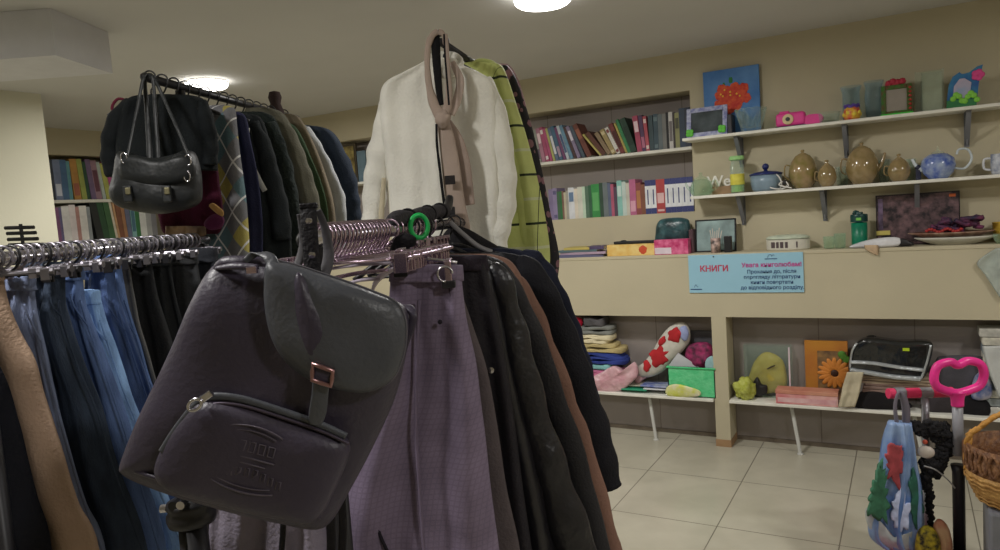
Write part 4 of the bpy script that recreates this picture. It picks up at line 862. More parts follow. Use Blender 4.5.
# umbrella hanging closed from the bar
fr=Fr(903,430,2.82,0); pu=fr.p(901,424)
t=thing('child_umbrella','closed blue child umbrella with red figure print hanging on the scooter bar','umbrella',V((pu.x,pu.y,fr.p(895,548).z)))
UM=mat('umbrella_print',(78,112,170),c2=(140,162,195),scale=7,rough=.4,bump=.1)
b=BM()
rows=[(422,888,911),(440,884,913),(465,879,917),(490,872,922),(515,866,924),(535,868,925),(546,880,922)]
garment(b,fr,rows,th=.045,folds=3,amp=.012,seed=3,nr=30,nc=30); finish('canopy',b,UM,t,smooth=True)
for q,c,nm_ in ((((890,448),(902,442),(904,462),(899,486),(890,484),(888,466)),(150,62,68),'red_print'),(((876,480),(883,458),(888,485),(888,520),(872,516),(870,500)),(50,100,76),'green_print'),(((910,478),(918,486),(922,505),(921,530),(913,520)),(35,85,70),'dark_green_print'),(((893,505),(905,492),(910,512),(906,530),(896,530)),(175,185,220),'pale_print')):
    b=BM(); puff(b,[fr.p(*a,.052) for a in q],fr.n,.0015,.03,K=3,N=48,rag=.7); finish(nm_,b,mat('umb_'+nm_,c,scale=25,var=.25),t,smooth=True)
b=BM(); puff(b,[fr.p(*a,.02) for a in ((868,508),(866,520),(878,543),(900,552),(912,548),(914,528),(900,540),(884,532))],fr.n,.03,.03,K=4,nz=.01); finish('clear_hem',b,mat('clear_white_plastic',(190,195,195),rough=.2,alpha=.7),t,smooth=True)
b=BM(); tube(b,[fr.p(897,424),fr.p(895,408),fr.p(897,396),fr.p(900,392),fr.p(903,396),fr.p(906,410),fr.p(906,424)],[.008,.007,.006,.006,.012,.015,.014],sm=24); finish('handle',b,paint((105,100,112)),t,smooth=True)
# black fluffy boa/toy
fr=Fr(930,450,2.86,0)
b=BM(); q=random.Random(2)
for (a,c,r0,r1) in (((921,432),(938,428),.03,.035),((938,428),(947,445),.035,.035),((947,445),(935,470),.035,.03),((935,470),(927,460),.03,.03),((927,460),(926,480),.03,.02),((926,480),(930,500),.02,.018),((930,500),(932,530),.018,.014)):
    A,B=fr.p(*a,.03),fr.p(*c,.03)
    for k in range(9):
        m_=A.lerp(B,k/8); r=r0+(r1-r0)*k/8
        for j in range(3): blob(b,m_+V((q.uniform(-1,1),q.uniform(-.6,.6),q.uniform(-1,1)))*r*.55,r*q.uniform(.45,.7),nz=.5)
blob(b,fr.p(916,426,.03),.025,nz=.6); blob(b,fr.p(928,424,.03),.02,nz=.6)
t=one('fluffy_boa',b,mat('black_fluff',(24,23,26),rough=.95,bump=1,bscale=70),'black fluffy boa wound round the scooter stem','boa',smooth=True)
b=BM(); p_=fr.p(926,452,.075); blob(b,p_,.026,sy=.5,sx=1.2); finish('cream_tag',b,paint((190,180,170)),t,smooth=True)
b=BM(); blob(b,fr.p(925,442,.075),.01,sy=.6); finish('red_bead',b,paint((170,70,50)),t,smooth=True)
# bag and small toys low behind
fr=Fr(930,530,2.78,0)
b=BM(); puff(b,[fr.p(*q) for q in ((917,556),(918,536),(924,527),(932,527),(938,538),(937,556))],fr.n,.03,.03,nz=.006); one('toy_bag',b,mat('yellow_black_check',(35,32,30),c2=(200,180,50),scale=45,bump=.2),'small black and yellow spotted bag beside the umbrella','bag',smooth=True)
b=BM(); puff(b,[fr.p(*q) for q in ((939,556),(937,540),(934,526),(940,519),(947,526),(950,545),(950,558))],fr.n,.03,.03,nz=.01,seed=3); one('soft_toy',b,mat('beige_red_cloth',(175,140,105),c2=(150,60,50),scale=12),'beige and red soft toy leaning on the black pole','toy',smooth=True)
# push handle with pink loop
fr=Fr(957,400,2.78,0); p=fr.p(957.5,404)
t=thing('push_handle','tall push stick with a pink oval loop grip and grey black pole','toy stroller',V((p.x,p.y,0)))
PK2=mat('hot_pink_plastic',(225,50,140),rough=.35,bump=0)
L=[(934,377),(938,366),(950,362),(958,365),(968,361),(980,364),(984,374),(980,385),(970,390),(957,393),(944,390),(936,385)]
b=BM(); tube(b,catmull([fr.p(*q) for q in L],60,True),.0165,seg=12,closed=True,up=fr.n); finish('loop_grip',b,PK2,t,smooth=True)
b=BM(); tube(b,[fr.p(957,391),fr.p(957.3,398),fr.p(957.6,406)],[.034,.024,.022],sm=8,seg=14); finish('pink_neck',b,PK2,t,smooth=True)
b=BM(); z1=fr.p(957,404).z; tube(b,[(p.x,p.y,z1),(p.x,p.y,.48)],.019,seg=14); finish('upper_pole',b,paint((140,140,146),rough=.4),t,smooth=True)
zb_=fr.p(958,465).z; b=BM(); tube(b,[(p.x,p.y,zb_),(p.x,p.y,zb_-.03),(p.x,p.y,.06)],[.028,.022,.022],seg=14); finish('lower_pole',b,paint((34,32,36),rough=.45),t,smooth=True)
b=BM(); obox(b,(p.x+.02,p.y-.16,.07),V((1,0,0)),V((0,1,0)),UP,.05,.17,.02,bev=.012); finish('base',b,paint((90,45,55)),t)
for dx,dy in ((-.05,-.3),(.09,-.3),(-.05,-.03),(.09,-.03)):
    b=BM(); c=V((p.x+dx,p.y+dy,.055)); tube(b,[c+V((0,.042*math.cos(a*PI/10),.042*math.sin(a*PI/10))) for a in range(20)],.013,seg=8,closed=True); tube(b,[c-V((.012,0,0)),c+V((.012,0,0))],.03,seg=12); tube(b,[c,V((p.x,c.y,.09))],.006,seg=6); finish('wheel',b,paint((90,45,55)),t,smooth=True)
b=BM(); fr3=Fr(930,470,2.84,0); tube(b,[fr3.p(924,466,.06),fr3.p(936,470,.06),fr3.p(948,480,.06),fr3.p(955,488,.06)],.003,sm=20); one('thin_cord',b,paint((150,150,150)),'thin grey cord between the black boa and the black pole','cord',smooth=True)
# wicker basket on a grey box
fr=Fr(1000,460,2.62,0); pc=fr.p(1020,503)
WK=mat('tan_wicker',(160,118,62),c2=(190,148,86),scale=38,bump=.8,bscale=55,rough=.6); WKD=mat('brown_wicker',(95,62,42),c2=(135,95,60),scale=40,bump=.9,bscale=60,rough=.6)
zb2=pc.z; r1=(fr.p(1012,470)-fr.p(966,470)).length
t=thing('wicker_basket','round tan wicker basket with brown rim and hooped handle at the right edge','basket',V((pc.x,pc.y,zb2)))
zr=fr.p(1000,472).z
b=BM(); n=64; rings=[]
prof=[(.6,0),(.78,.15),(.93,.45),(1,.8),(1.02,1),(.97,1),(.95,.8),(.88,.45),(.72,.18),(.0,.1)]
lathe(b,[(0,0)]+[(a*r1,z*(zr-zb2)) for a,z in prof],(pc.x,pc.y,zb2),n)
for v in b.verts:
    a=math.atan2(v.co.y-pc.y,v.co.x-pc.x); k=1+.018*math.sin(a*32)*math.sin((v.co.z-zb2)*180); v.co.x=pc.x+(v.co.x-pc.x)*k; v.co.y=pc.y+(v.co.y-pc.y)*k
for k in range(7):
    zz_=zb2+(zr-zb2)*(.12+k*.13); i_=.75+.25*min(1,(.12+k*.13)*1.3); tube(b,[(pc.x+r1*i_*1.0*math.cos(a*PI/30),pc.y+r1*i_*math.sin(a*PI/30),zz_+.003*math.sin(a*2)) for a in range(60)],.0055,seg=6,closed=True)
finish('basket_body',b,WK,t,smooth=True)
b=BM(); zt2=fr.p(1000,446).z
lathe(b,[(r1*1.0,0),(r1*1.0,zt2-zr),(r1*.94,zt2-zr),(r1*.93,0)],(pc.x,pc.y,zr),n)
for j in range(2):
    tube(b,[(pc.x+r1*1.01*math.cos(a*PI/60),pc.y+r1*1.01*math.sin(a*PI/60),zr+(zt2-zr)*(.5+.42*math.sin(a*PI/60*14+j*PI))) for a in range(120)],.007,seg=6,closed=True)
finish('rim_band',b,WKD,t,smooth=True)
b=BM(); zh=fr.p(1000,416).z; P=[(pc.x-r1*.96,pc.y-.02,zr),(pc.x-r1*.93,pc.y-.02,zt2+.02),(pc.x-r1*.75,pc.y-.01,zh-.06),(pc.x-r1*.3,pc.y,zh),(pc.x+r1*.3,pc.y,zh),(pc.x+r1*.8,pc.y,zh-.06),(pc.x+r1*.95,pc.y,zr)]
for j in range(2): 
    Q=catmull([V(q) for q in P],50); tube(b,[q+V((.006*math.cos(i*.9+j*PI),.008*math.sin(i*.9+j*PI),.006*math.cos(i*.9+j*PI))) for i,q in enumerate(Q)],.009,seg=8)
finish('handle',b,mat('honey_wicker',(180,130,60),scale=40,bump=.5),t,smooth=True)
fr=Fr(1000,520,2.55,0); p=V((pc.x,pc.y,zb2)); b=BM(); xl=fr.p(990,520).x
box(b,(xl,pc.y-.13,.002),(xl+.34,pc.y+.13,zb2-.002),bev=.01); t=one('storage_box',b,paint((120,122,130),rough=.5),'plain grey box under the wicker basket at the right edge','box')
# ============================================================ CLOTHES RAILS
def rail_pts(px0,d0,px1,d1,z,y0=240,y1=240):
    a=atd(px0,y0,d0); b=atd(px1,y1,d1); return V((a.x,a.y,z)),V((b.x,b.y,z))
def hanger_mesh(parent,o,u,n,kind,col,half=.15,rr=.013,sc=1):
    """o: point on the rail's axis; hook over the rail, neck, bar with two clips or sloping shoulders"""
    R_=rr+.004
    hook=[o+u*(R_*math.cos(a))+UP*(R_*math.sin(a)+.003) for a in [R(x) for x in range(-20,181,20)][::-1]]
    hook=hook[::-1]
    pts=hook[::-1]
    # pts start on the far tip; finish at the neck under the rail
    P=[o-u*R_+UP*(-.002)]+[o+u*(-R_*math.cos(R(a)))+UP*(R_*math.sin(R(a))+.004) for a in range(0,171,17)]+[o+u*R_*.9-UP*.006,o+u*R_*.35-UP*.024*(sc+.1),o-UP*.034*sc,o-UP*.045*sc]
    b=BM(); tube(b,P,.0024,seg=7,sm=26); finish('hook',b,col,parent,smooth=True)
    b=BM()
    if kind=='clip':
        zb=o-UP*.047*sc
        tube(b,[zb-u*half,zb+u*half],.003,seg=7); tube(b,[zb-UP*.003-u*.012,zb+UP*.008,zb-UP*.003+u*.012],.003,seg=6)
        finish('bar',b,col,parent,smooth=True)
        for s in (-1,1):
            c=zb+u*half*.86*s; b=BM(); obox(b,c-UP*.008*sc+n*.005,u,n,UP,.012*sc,.0018,.018*sc,bev=.001); obox(b,c-UP*.008*sc-n*.005,u,n,UP,.012*sc,.0018,.018*sc,bev=.001); tube(b,[c-u*.012+UP*.0,c+u*.012],.0065,seg=8); finish('clip',b,col,parent)
    else:
        tube(b,[o-UP*.05-u*.008,o-UP*.062-u*half*.45,o-UP*.095-u*half],[.005,.006,.005],sm=10,seg=8); tube(b,[o-UP*.05+u*.008,o-UP*.062+u*half*.45,o-UP*.095+u*half],[.005,.006,.005],sm=10,seg=8); tube(b,[o-UP*.045,o-UP*.055],.007,seg=8); tube(b,[o-UP*.093-u*half,o-UP*.093+u*half],.003,seg=6)
        finish('shoulder_bar',b,col,parent,smooth=True)
def rail_at(A,B,d):
    """point on the rail at camera depth d"""
    fa=(A-CAM).dot(CF); fb=(B-CAM).dot(CF); return A.lerp(B,(d-fa)/(fb-fa))
_prot={}
def hangers(A,B,ds,kind,col,label,group,key,half=.15,cat='clothes hanger',twist=6,dz=0,labels=None,sc=1):
    u=CR.copy(); n=V((u.y,-u.x,0)); r=random.Random(len(ds)*7); out=[]
    for i,d in enumerate(ds):
        o=rail_at(A,B,d)+UP*dz
        if key not in _prot:
            t=thing('clothes_hanger',label,cat,o,group); hanger_mesh(t,o,u,n,kind,col,half,sc=sc); _prot[key]=t
            t.rotation_euler.z=R(r.uniform(-twist,twist))
        else:
            t=dup(_prot[key],V((0,0,0))); t.location=o; t.rotation_euler.z=R(r.uniform(-twist,twist))
        t['label']=labels[i] if labels else label; t['group']=group; out.append(t)
    return out
def rack(name,A,B,label,posts,col,r=.0125,foot=True,pr=.0145,hi=None):
    t=thing(name,label,'clothes rack',V(((A.x+B.x)/2,(A.y+B.y)/2,0)))
    dv=(B-A).normalized(); sd=V((dv.y,-dv.x,0))
    b=BM(); tube(b,[A,B],r,seg=12); finish('rail',b,col,t,smooth=True)
    for e in (A,B):
        b=BM(); blob(b,e,r*1.12); finish('end_cap',b,BLKMETAL,t,smooth=True)
    for p in posts:
        b=BM(); tube(b,[(p.x,p.y,.05),(p.x,p.y,p.z-r)],pr,seg=12); finish('post',b,BLKMETAL,t,smooth=True)
        b=BM(); obox(b,(p.x,p.y,.04),sd,dv,UP,.24,.014,.014,bev=.004)
        for s in (-1,1): lathe(b,[(0,0),(.02,0),(.022,.02),(.01,.028),(0,.028)],V((p.x,p.y,.001))+sd*.22*s,10)
        finish('foot_bar',b,BLKMETAL,t)
    return t
U=CR; NV_=V((CR.y,-CR.x,0))
def hang(name,label,cat,fr,rows,m,group=None,th=.02,folds=3,amp=.008,seed=0,extra=None,part=None,nr=36,nc=30,bodyname='body'):
    """one hanging garment as a thing with its cloth body"""
    c=fr.p((rows[0][1]+rows[0][2])/2,rows[0][0])
    t=thing(name,label,cat,c,group)
    b=BM(); garment(b,fr,rows,th=th,folds=folds,amp=amp,seed=seed,nr=nr,nc=nc); finish(bodyname,b,m,t,smooth=True)
    return t
def strip(t,nm,fr,pts,m,off,r=.002,flat=1,sm=20):
    b=BM(); tube(b,[fr.p(a,c,off) for a,c in pts],r,sm=sm,seg=6,flat=flat,up=fr.u); return finish(nm,b,m,t,smooth=True)
# ---------------- jeans rail, front left
JA,JB=rail_pts(-60,1.05,206,2.12,1.532)
jr=rack('clothes_rack',JA,JB,'low black and chrome rack of jeans and trousers at the left',[rail_at(JA,JB,1.1)+UP*0,rail_at(JA,JB,2.1)],CHROME)
def dj(px): return .872*F/(500-px)
JH='chrome clip hangers crowded along the low left rail'
WCH=mat('worn_chrome',(118,115,120),rough=.42,metal=.85,bump=0); WC2=mat('dull_chrome',(160,156,166),rough=.35,metal=.9,bump=0)
for k_,(hf,cl,sc_) in enumerate(((.085,WCH,.55),(.05,WC2,.5),(.07,BLKMETAL,.62),(.03,WC2,.5))):
    hangers(JA,JB,[1.16+.0235*i for i in range(38) if i%4==k_],'clip',cl,'chrome clip hanger among those crowded along the low left jeans rail',JH,'jh%d'%k_,half=hf,twist=22,sc=sc_)
def jeans(label,px,rows,m,seed,name='jeans',cat='jeans',folds=2.6,amp=.0085,band=True):
    d=1.13+.066*(seed-1); fr=Fr(px,270,d,0); top=rows[0]
    rows=[(rows[0][0]-7,)+rows[0][1:]]+rows[1:]; top=rows[0]
    ext=rows+[(700,rows[-1][1]+6,rows[-1][2]+ (rows[-1][2]-rows[-2][2])*.8),(800,rows[-1][1]+10,rows[-1][2]+(rows[-1][2]-rows[-2][2])*1.1)]
    zl=.25; 
    ext=[r for r in ext if fr.p(r[1],r[0]).z>zl]
    t=hang(name,label,cat,fr,ext,m,'trousers on the low left rail',th=.016,folds=folds,amp=amp,seed=seed,nr=46,nc=26,bodyname='legs')
    if band:
        y,xl,xr=top; b=BM(); garment(b,fr,[(y-3,xl-1,xr+1),(y+4,xl-1.5,xr+1.5),(y+11,xl-1.5,xr+2.5)],th=.019,folds=folds,amp=amp*.25,seed=seed,nr=6,nc=22); finish('waistband',b,m,t,smooth=True)
    q=[(r[0],r[2]) for r in ext]
    return t,fr
LJ=[
 ('black trousers hanging nearest at the bottom left corner',-60,[(272,-90,-40),(330,-100,-22),(380,-110,2),(420,-112,13),(450,-114,21),(500,-116,34),(550,-118,48)],cloth((27,28,36)),1,'trousers'),
 ('tan cotton trousers at the left end of the low rail',-12,[(276,-70,2),(300,-72,8),(335,-74,20),(364,-74,36),(400,-72,45),(455,-70,65),(505,-68,80),(550,-66,100)],cloth((176,150,130),var=.08),2,'trousers'),
 ('pale grey blue jeans behind the tan trousers',24,[(286,5,34),(310,2,38),(345,0,46),(400,0,59),(440,-2,69),(500,-4,87),(550,-6,106)],denim((108,118,145)),3,'jeans'),
 ('dark navy jeans between the pale grey blue and mid blue pairs',44,[(272,24,64),(300,20,63),(320,20,66),(370,22,83),(412,20,101),(470,20,118),(550,20,146)],denim((44,54,68)),4,'jeans'),
 ('mid blue jeans with a light waistband behind the dark navy pair',68,[(276,48,82),(300,46,84),(330,46,93),(365,46,106),(420,46,125),(480,50,143),(550,52,163)],denim((90,112,158)),5,'jeans'),
 ('brightest light blue jeans in the middle of the low rail',92,[(300,72,98),(320,70,104),(345,70,112),(390,72,127),(430,74,143),(490,76,163),(550,80,188)],denim((132,166,216)),6,'jeans'),
 ('blue jeans with a folded dark hip behind the brightest pair',100,[(268,86,112),(300,84,118),(335,84,130),(380,86,145),(420,88,158),(480,92,178),(550,96,204)],denim((62,80,118)),7,'jeans'),
 ('slim blue jeans in front of the taupe trousers',110,[(264,96,120),(300,94,128),(340,92,141),(375,92,151),(410,94,163),(480,98,186),(550,100,210)],denim((84,106,150)),8,'jeans'),
 ('taupe grey trousers in front of the first black pair',119,[(264,104,128),(300,102,136),(330,102,143),(370,104,156),(420,106,172),(480,108,190),(550,110,214)],cloth((98,98,98)),9,'trousers'),
 ('black trousers just behind the taupe grey pair',137,[(262,118,150),(300,116,158),(340,116,170),(400,118,184),(480,120,204),(550,124,226)],cloth((35,36,38)),10,'trousers'),
 ('black trousers second behind the taupe grey pair',155,[(262,136,170),(300,134,178),(340,134,188),(400,136,200),(480,138,218),(550,140,236)],cloth((44,46,48)),11,'trousers'),
 ('charcoal trousers at the far end of the low rail',178,[(260,156,196),(300,154,204),(340,154,212),(400,156,222),(480,158,236),(550,160,252)],cloth((52,53,55)),12,'trousers'),
 ('dark grey trousers hanging last behind the charcoal pair',198,[(258,172,216),(300,172,224),(340,172,230),(400,174,240),(480,176,250),(550,178,262)],cloth((42,44,50)),13,'trousers')]
for lab,px,rows,m,sd,nm in LJ:
    t,fr=jeans(lab,px,rows,m,sd,nm,cat='trousers' if nm=='trousers' else 'jeans')
    if nm=='jeans':
        # side seam along the visible edge and back pocket edge
        strip(t,'side_seam',fr,[(r[2]-4,r[0]) for r in rows[1:]],m,.022,r=.0022)
        r1,r2=rows[1],rows[2]
        strip(t,'pocket_edge',fr,[(r1[2]-14,r1[0]-6),(r1[2]-9,r1[0]+8),(r2[2]-5,r2[0]-4)],m,.024,r=.002,sm=8)
# crumpled tops: a navy roll of cloth lying over the far end of the rail
fr=Fr(196,262,1.99,0); b=BM(); puff(b,[fr.p(*q) for q in ((178,268),(176,257),(184,249),(198,249),(208,256),(210,268),(196,272))],fr.n,.04,.03,nz=.012,ns=18,seed=3); one('rolled_jumper',b,cloth((34,38,54)),'small dark navy jumper bunched over the far end of the low rail','jumper',smooth=True)
# tiered black hanger standing behind the rail
fr=Fr(22,240,2.5,0); p0=fr.p(20,224); t=thing('tiered_trouser_hanger','black tiered hanger with four bars in front of the pale yellow column','hanger',V((p0.x,p0.y,0)))
b=BM(); p1=fr.p(24,252); tube(b,[(p1.x,p1.y,.02),(p1.x,p1.y,p0.z)],.006,seg=8); finish('rod',b,BLKMETAL,t)
b=BM(); lathe(b,[(0,0),(.16,0),(.16,.012),(.02,.02),(0,.02)],(p1.x,p1.y,0),24); finish('base',b,BLKMETAL,t)
for y0,xa,xb in ((228,5,34),(233.5,7,36),(239.5,8,38),(245,9,40)):
    b=BM(); tube(b,[fr.p(xa,y0),fr.p(xb,y0-.8)],.0065,seg=8); finish('bar',b,BLKMETAL,t)
fr=Fr(40,247,2.3,0); b=BM(); puff(b,[fr.p(*q) for q in ((22,252),(24,246),(40,243),(62,244),(64,250),(44,253))],fr.n,.03,.03,nz=.006); one('black_glove',b,cloth((30,30,32)),'small black cloth bundle above the chrome hooks at the left','cloth',smooth=True)
# ---------------- lower adjustable stand under the backpack
fr=Fr(190,520,1.0,0); p=fr.p(190,500); t=thing('stand_pole','thick black tubular pole with collar under the backpack','pole',V((p.x,p.y,0)))
b=BM(); tube(b,[(p.x,p.y,.03),(p.x,p.y,p.z-.012)],.0195,seg=20); finish('outer_tube',b,BLKMETAL,t,smooth=True)
b=BM(); tube(b,[(p.x,p.y,p.z-.01),(p.x,p.y,p.z+.045)],.014,seg=16); finish('inner_tube',b,BLKMETAL,t,smooth=True)
b=BM(); lathe(b,[(.0195,-.035),(.031,-.032),(.033,-.025),(.033,-.018),(.029,-.012),(.033,-.006),(.031,.0),(.014,.006)],(p.x,p.y,p.z),24); finish('collar',b,BLKMETAL,t,smooth=True)
b=BM(); obox(b,V((p.x,p.y,p.z+.012))+U*.012,U,NV_,UP,.02,.015,.014,bev=.004); tube(b,[V((p.x,p.y,p.z+.004))-U*.01+NV_*.014,V((p.x,p.y,p.z+.004))-U*.01+NV_*.03],.007,seg=10); finish('clamp',b,BLKMETAL,t)
b=BM(); tube(b,[V((p.x,p.y,p.z+.006))+U*.002+NV_*.02,V((p.x,p.y,p.z+.006))+U*.002+NV_*.034],.006,seg=10); finish('bolt',b,CHROME,t); b=BM(); tube(b,[V((p.x,p.y,p.z-.01))-U*.03,V((p.x,p.y,p.z-.01))-U*.042],.006,seg=8); finish('bolt',b,CHROME,t)
b=BM(); lathe(b,[(0,0),(.15,0),(.15,.012),(.03,.03),(0,.03)],(p.x,p.y,.0),28); finish('base_plate',b,BLKMETAL,t)
# ---------------- centre rail
CA,CB=rail_pts(306,1.0,462,1.95,1.532)
cr=rack('clothes_rack',CA,CB,'low central clothes rack that carries the backpack and dark coats',[rail_at(CA,CB,1.03),rail_at(CA,CB,1.9)],CHROME)
CH='mauve chrome hangers packed on the central rail'
hangers(CA,CB,[1.05+.0165*i for i in range(17)],'clip',PINKCHROME,'mauve tinted chrome clip hanger packed at the near end of the central rail',CH,'ch',half=.13,twist=7,sc=.82)
hangers(CA,CB,[1.36+.03*i for i in range(10)],'clip',PINKCHROME,'mauve tinted chrome clip hanger under the black folded umbrella','mauve chrome hangers further along the central rail','ch2',half=.04,twist=20,sc=.62)
# black folded umbrella lying over the hooks, green ring round it
a=rail_at(CA,CB,1.37)+UP*.016; bq=rail_at(CA,CB,1.8)+UP*.036; dv=(bq-a)
t=thing('folded_umbrella','black folded umbrella lying along the central rail under the sweater','umbrella',a)
b=BM(); n_=14; tube(b,[a+dv*(i/n_)+UP*.002*math.sin(i*1.3) for i in range(n_+1)],[.012]+[.0175+.002*math.sin(i*1.1) for i in range(n_-1)]+[.014],seg=16,sm=40); finish('folded_canopy',b,cloth((58,56,60),bump=.6),t,smooth=True)
for f in (.25,.6,.85):
    b=BM(); c=a+dv*f; e1=U; tube(b,[c+e1*.0185*math.cos(k*PI/10)+UP*.0185*math.sin(k*PI/10) for k in range(20)],.003,seg=6,closed=True); finish('tie_band',b,cloth((24,23,25)),t,smooth=True)
b=BM(); tube(b,[bq,bq+dv.normalized()*.03+UP*.012,bq+dv.normalized()*.05+UP*.03],[.012,.012,.01],sm=8); finish('handle',b,BLKMETAL,t,smooth=True)
fr=Fr(419,226,1.42,0); c=fr.p(419,226.5); rr=(fr.p(428,226)-c).length
b=BM(); ax=(U*.75+NV_*-.35).normalized(); tube(b,[c+ax*rr*math.cos(k*PI/16)+UP*rr*1.25*math.sin(k*PI/16) for k in range(32)],.0052,seg=8,closed=True); one('green_ring',b,mat('bright_green_plastic',(25,175,85),rough=.35,bump=0),'bright green plastic ring round the black folded umbrella','ring',smooth=True)
# black cap-like cloth between the hanger groups
fr=Fr(396,246,1.33,0); b=BM(); puff(b,[fr.p(*q) for q in ((388,258),(392,244),(397,236),(407,233),(416,238),(414,246),(402,252),(394,262))],fr.n,.012,.012,nz=.004); one('black_strap',b,cloth((24,23,26)),'black cloth strap between the two groups of mauve hangers','strap',smooth=True)
# garments of the centre rail
PURP=mat('purple_grey_twill',(118,106,126),rough=.85,var=.1,scale=14,bump=.12,bscale=200,spec=.2)
nb=NB(PURP); u_,v_=nb.uv(); src=nb.b.inputs['Base Color'].links[0].from_socket
g=nb.m('MAXIMUM',nb.band(nb.m('MULTIPLY',u_,110),.25),nb.band(nb.m('MULTIPLY',v_,110),.25)); nb.col(nb.mix(nb.m('MULTIPLY',g,.28),src,lin((88,78,96))))
fr=Fr(430,300,1.17,0)
t=hang('trousers','purple grey checked trousers hanging right of the backpack','trousers',fr,[(268,391,461),(290,390,463),(320,388,467),(360,384,476),(400,376,481),(440,362,486),(480,350,490),(520,344,495),(550,342,499),(640,340,510),(760,330,520)],PURP,'trousers on the central rail',th=.022,folds=1.6,amp=.010,seed=3,nr=60,nc=50,bodyname='legs')
b=BM(); garment(b,fr,[(265,390,463),(272,390,463.5),(281,389,464)],th=.025,folds=1.6,amp=.003,seed=3,nr=6,nc=40); finish('waistband',b,PURP,t,smooth=True)
strip(t,'crease',fr,[(419,300),(417,360),(416,430),(419,480),(424,550),(430,640)],PURP,.026,r=.003)
strip(t,'leg_slit',fr,[(384,420),(372,450),(370,500),(380,535),(392,560)],cloth((40,36,44)),.022,r=.003)
strip(t,'pocket_edge',fr,[(449,284),(453,310),(461,345)],cloth((78,68,82)),.022,r=.002,sm=10)
b=BM(); blob(b,fr.p(440,322,.03),.004); finish('button',b,cloth((40,36,44)),t,smooth=True)
for px,py,lab in ((399,259,'left'),(447,272,'right')):
    pass
hg=thing('trouser_clip_hanger','chrome trouser hanger with black padded clips gripping the purple grey trousers','clothes hanger',fr.p(423,262))
b=BM(); o=rail_at(CA,CB,1.17); tube(b,[fr.p(394,262,.004),fr.p(424,259,.004),fr.p(457,263,.004)],.003,sm=10); finish('bar',b,CHROME,hg,smooth=True)
for px,py in ((400,262),(448,273)):
    b=BM(); c=fr.p(px,py,.03); obox(b,c,U,NV_,UP,.006,.004,.02,bev=.002); obox(b,c-NV_*.025+UP*.017,U,NV_,UP,.005,.025,.004,bev=.001); finish('clip',b,PINKCHROME,hg)
    b=BM(); obox(b,c-UP*.018,U,NV_,UP,.011,.007,.006,bev=.002); finish('clip_pad',b,BLKMETAL,hg)
fr=Fr(448,275,1.16,0); b=BM(); c=fr.p(445,274,.03); tube(b,[c+U*.012*math.cos(k*PI/8)+UP*.012*math.sin(k*PI/8) for k in range(13)],.002,seg=6); finish('spring_ring',b,CHROME,hg,smooth=True)
# pale curved lining / white edge beside the waistband
fr=Fr(382,280,1.13,0); strip_t=BM(); tube(strip_t,[fr.p(372,292),fr.p(376,282),fr.p(384,274),fr.p(396,268)],[.002,.004,.005,.003],sm=14,seg=8,flat=.4); one('white_hanger_arm',strip_t,paint((205,195,210),rough=.4),'white curved plastic hanger arm left of the purple grey trousers','clothes hanger',smooth=True)
for i,(xa,ya,xb,yb,d) in enumerate(((318,262,390,256,1.1),(322,270,392,263,1.12),(330,279,388,270,1.11),(345,284,380,279,1.12))):
    fr=Fr(350,265,d,0); b=BM(); tube(b,[fr.p(xa,ya),fr.p((xa+xb)/2,(ya+yb)/2-1.5),fr.p(xb,yb)],.0035 if i%2 else .0045,sm=8,seg=8,flat=.5); one('hanger_bar',b,[PINKCHROME,paint((170,160,175),rough=.4)][i%2],['mauve metal bar of a hanger lying directly under the hooks','grey plastic hanger bar second under the mauve hooks','mauve metal hanger bar third under the mauve hooks','short grey hanger bar just above the backpack flap'][i],'clothes hanger',smooth=True)
fr=Fr(470,300,1.25,0)
t=hang('trousers','brown grey trousers just right of the purple grey trousers','trousers',fr,[(276,400,456),(300,400,464),(330,402,474),(370,404,487),(430,404,498),(490,404,507),(550,404,520),(650,404,536),(740,404,545)],cloth((78,70,72)),'trousers on the central rail',th=.018,folds=2,amp=.008,seed=5,nr=50,bodyname='legs')
LEA=mat('black_leather',(26,25,30),rough=.38,var=.1,scale=16,bump=.35,bscale=45,spec=.6)
fr=Fr(480,290,1.34,0)
t=hang('skirt','black skirt with a silver snap between brown grey trousers and leather jacket','skirt',fr,[(257,415,486),(275,415,489),(330,414,501),(400,414,512),(480,414,522),(550,414,532),(650,414,545)],cloth((33,30,35),rough=.7),None,th=.02,folds=2.4,amp=.01,seed=6,nr=50)
b=BM(); lathe(b,[(0,0),(.006,0),(.006,.003),(0,.004)],(0,0,0),12); c=fr.p(491,370,.03)
for v in b.verts: v.co=c+U*v.co.x+UP*v.co.y+NV_*v.co.z
finish('snap',b,CHROME,t)
b=BM(); garment(b,fr,[(255,416,487),(262,416,488),(270,416,489)],th=.023,folds=2,amp=.003,seed=6,nr=6); finish('waistband',b,cloth((40,34,42)),t,smooth=True)
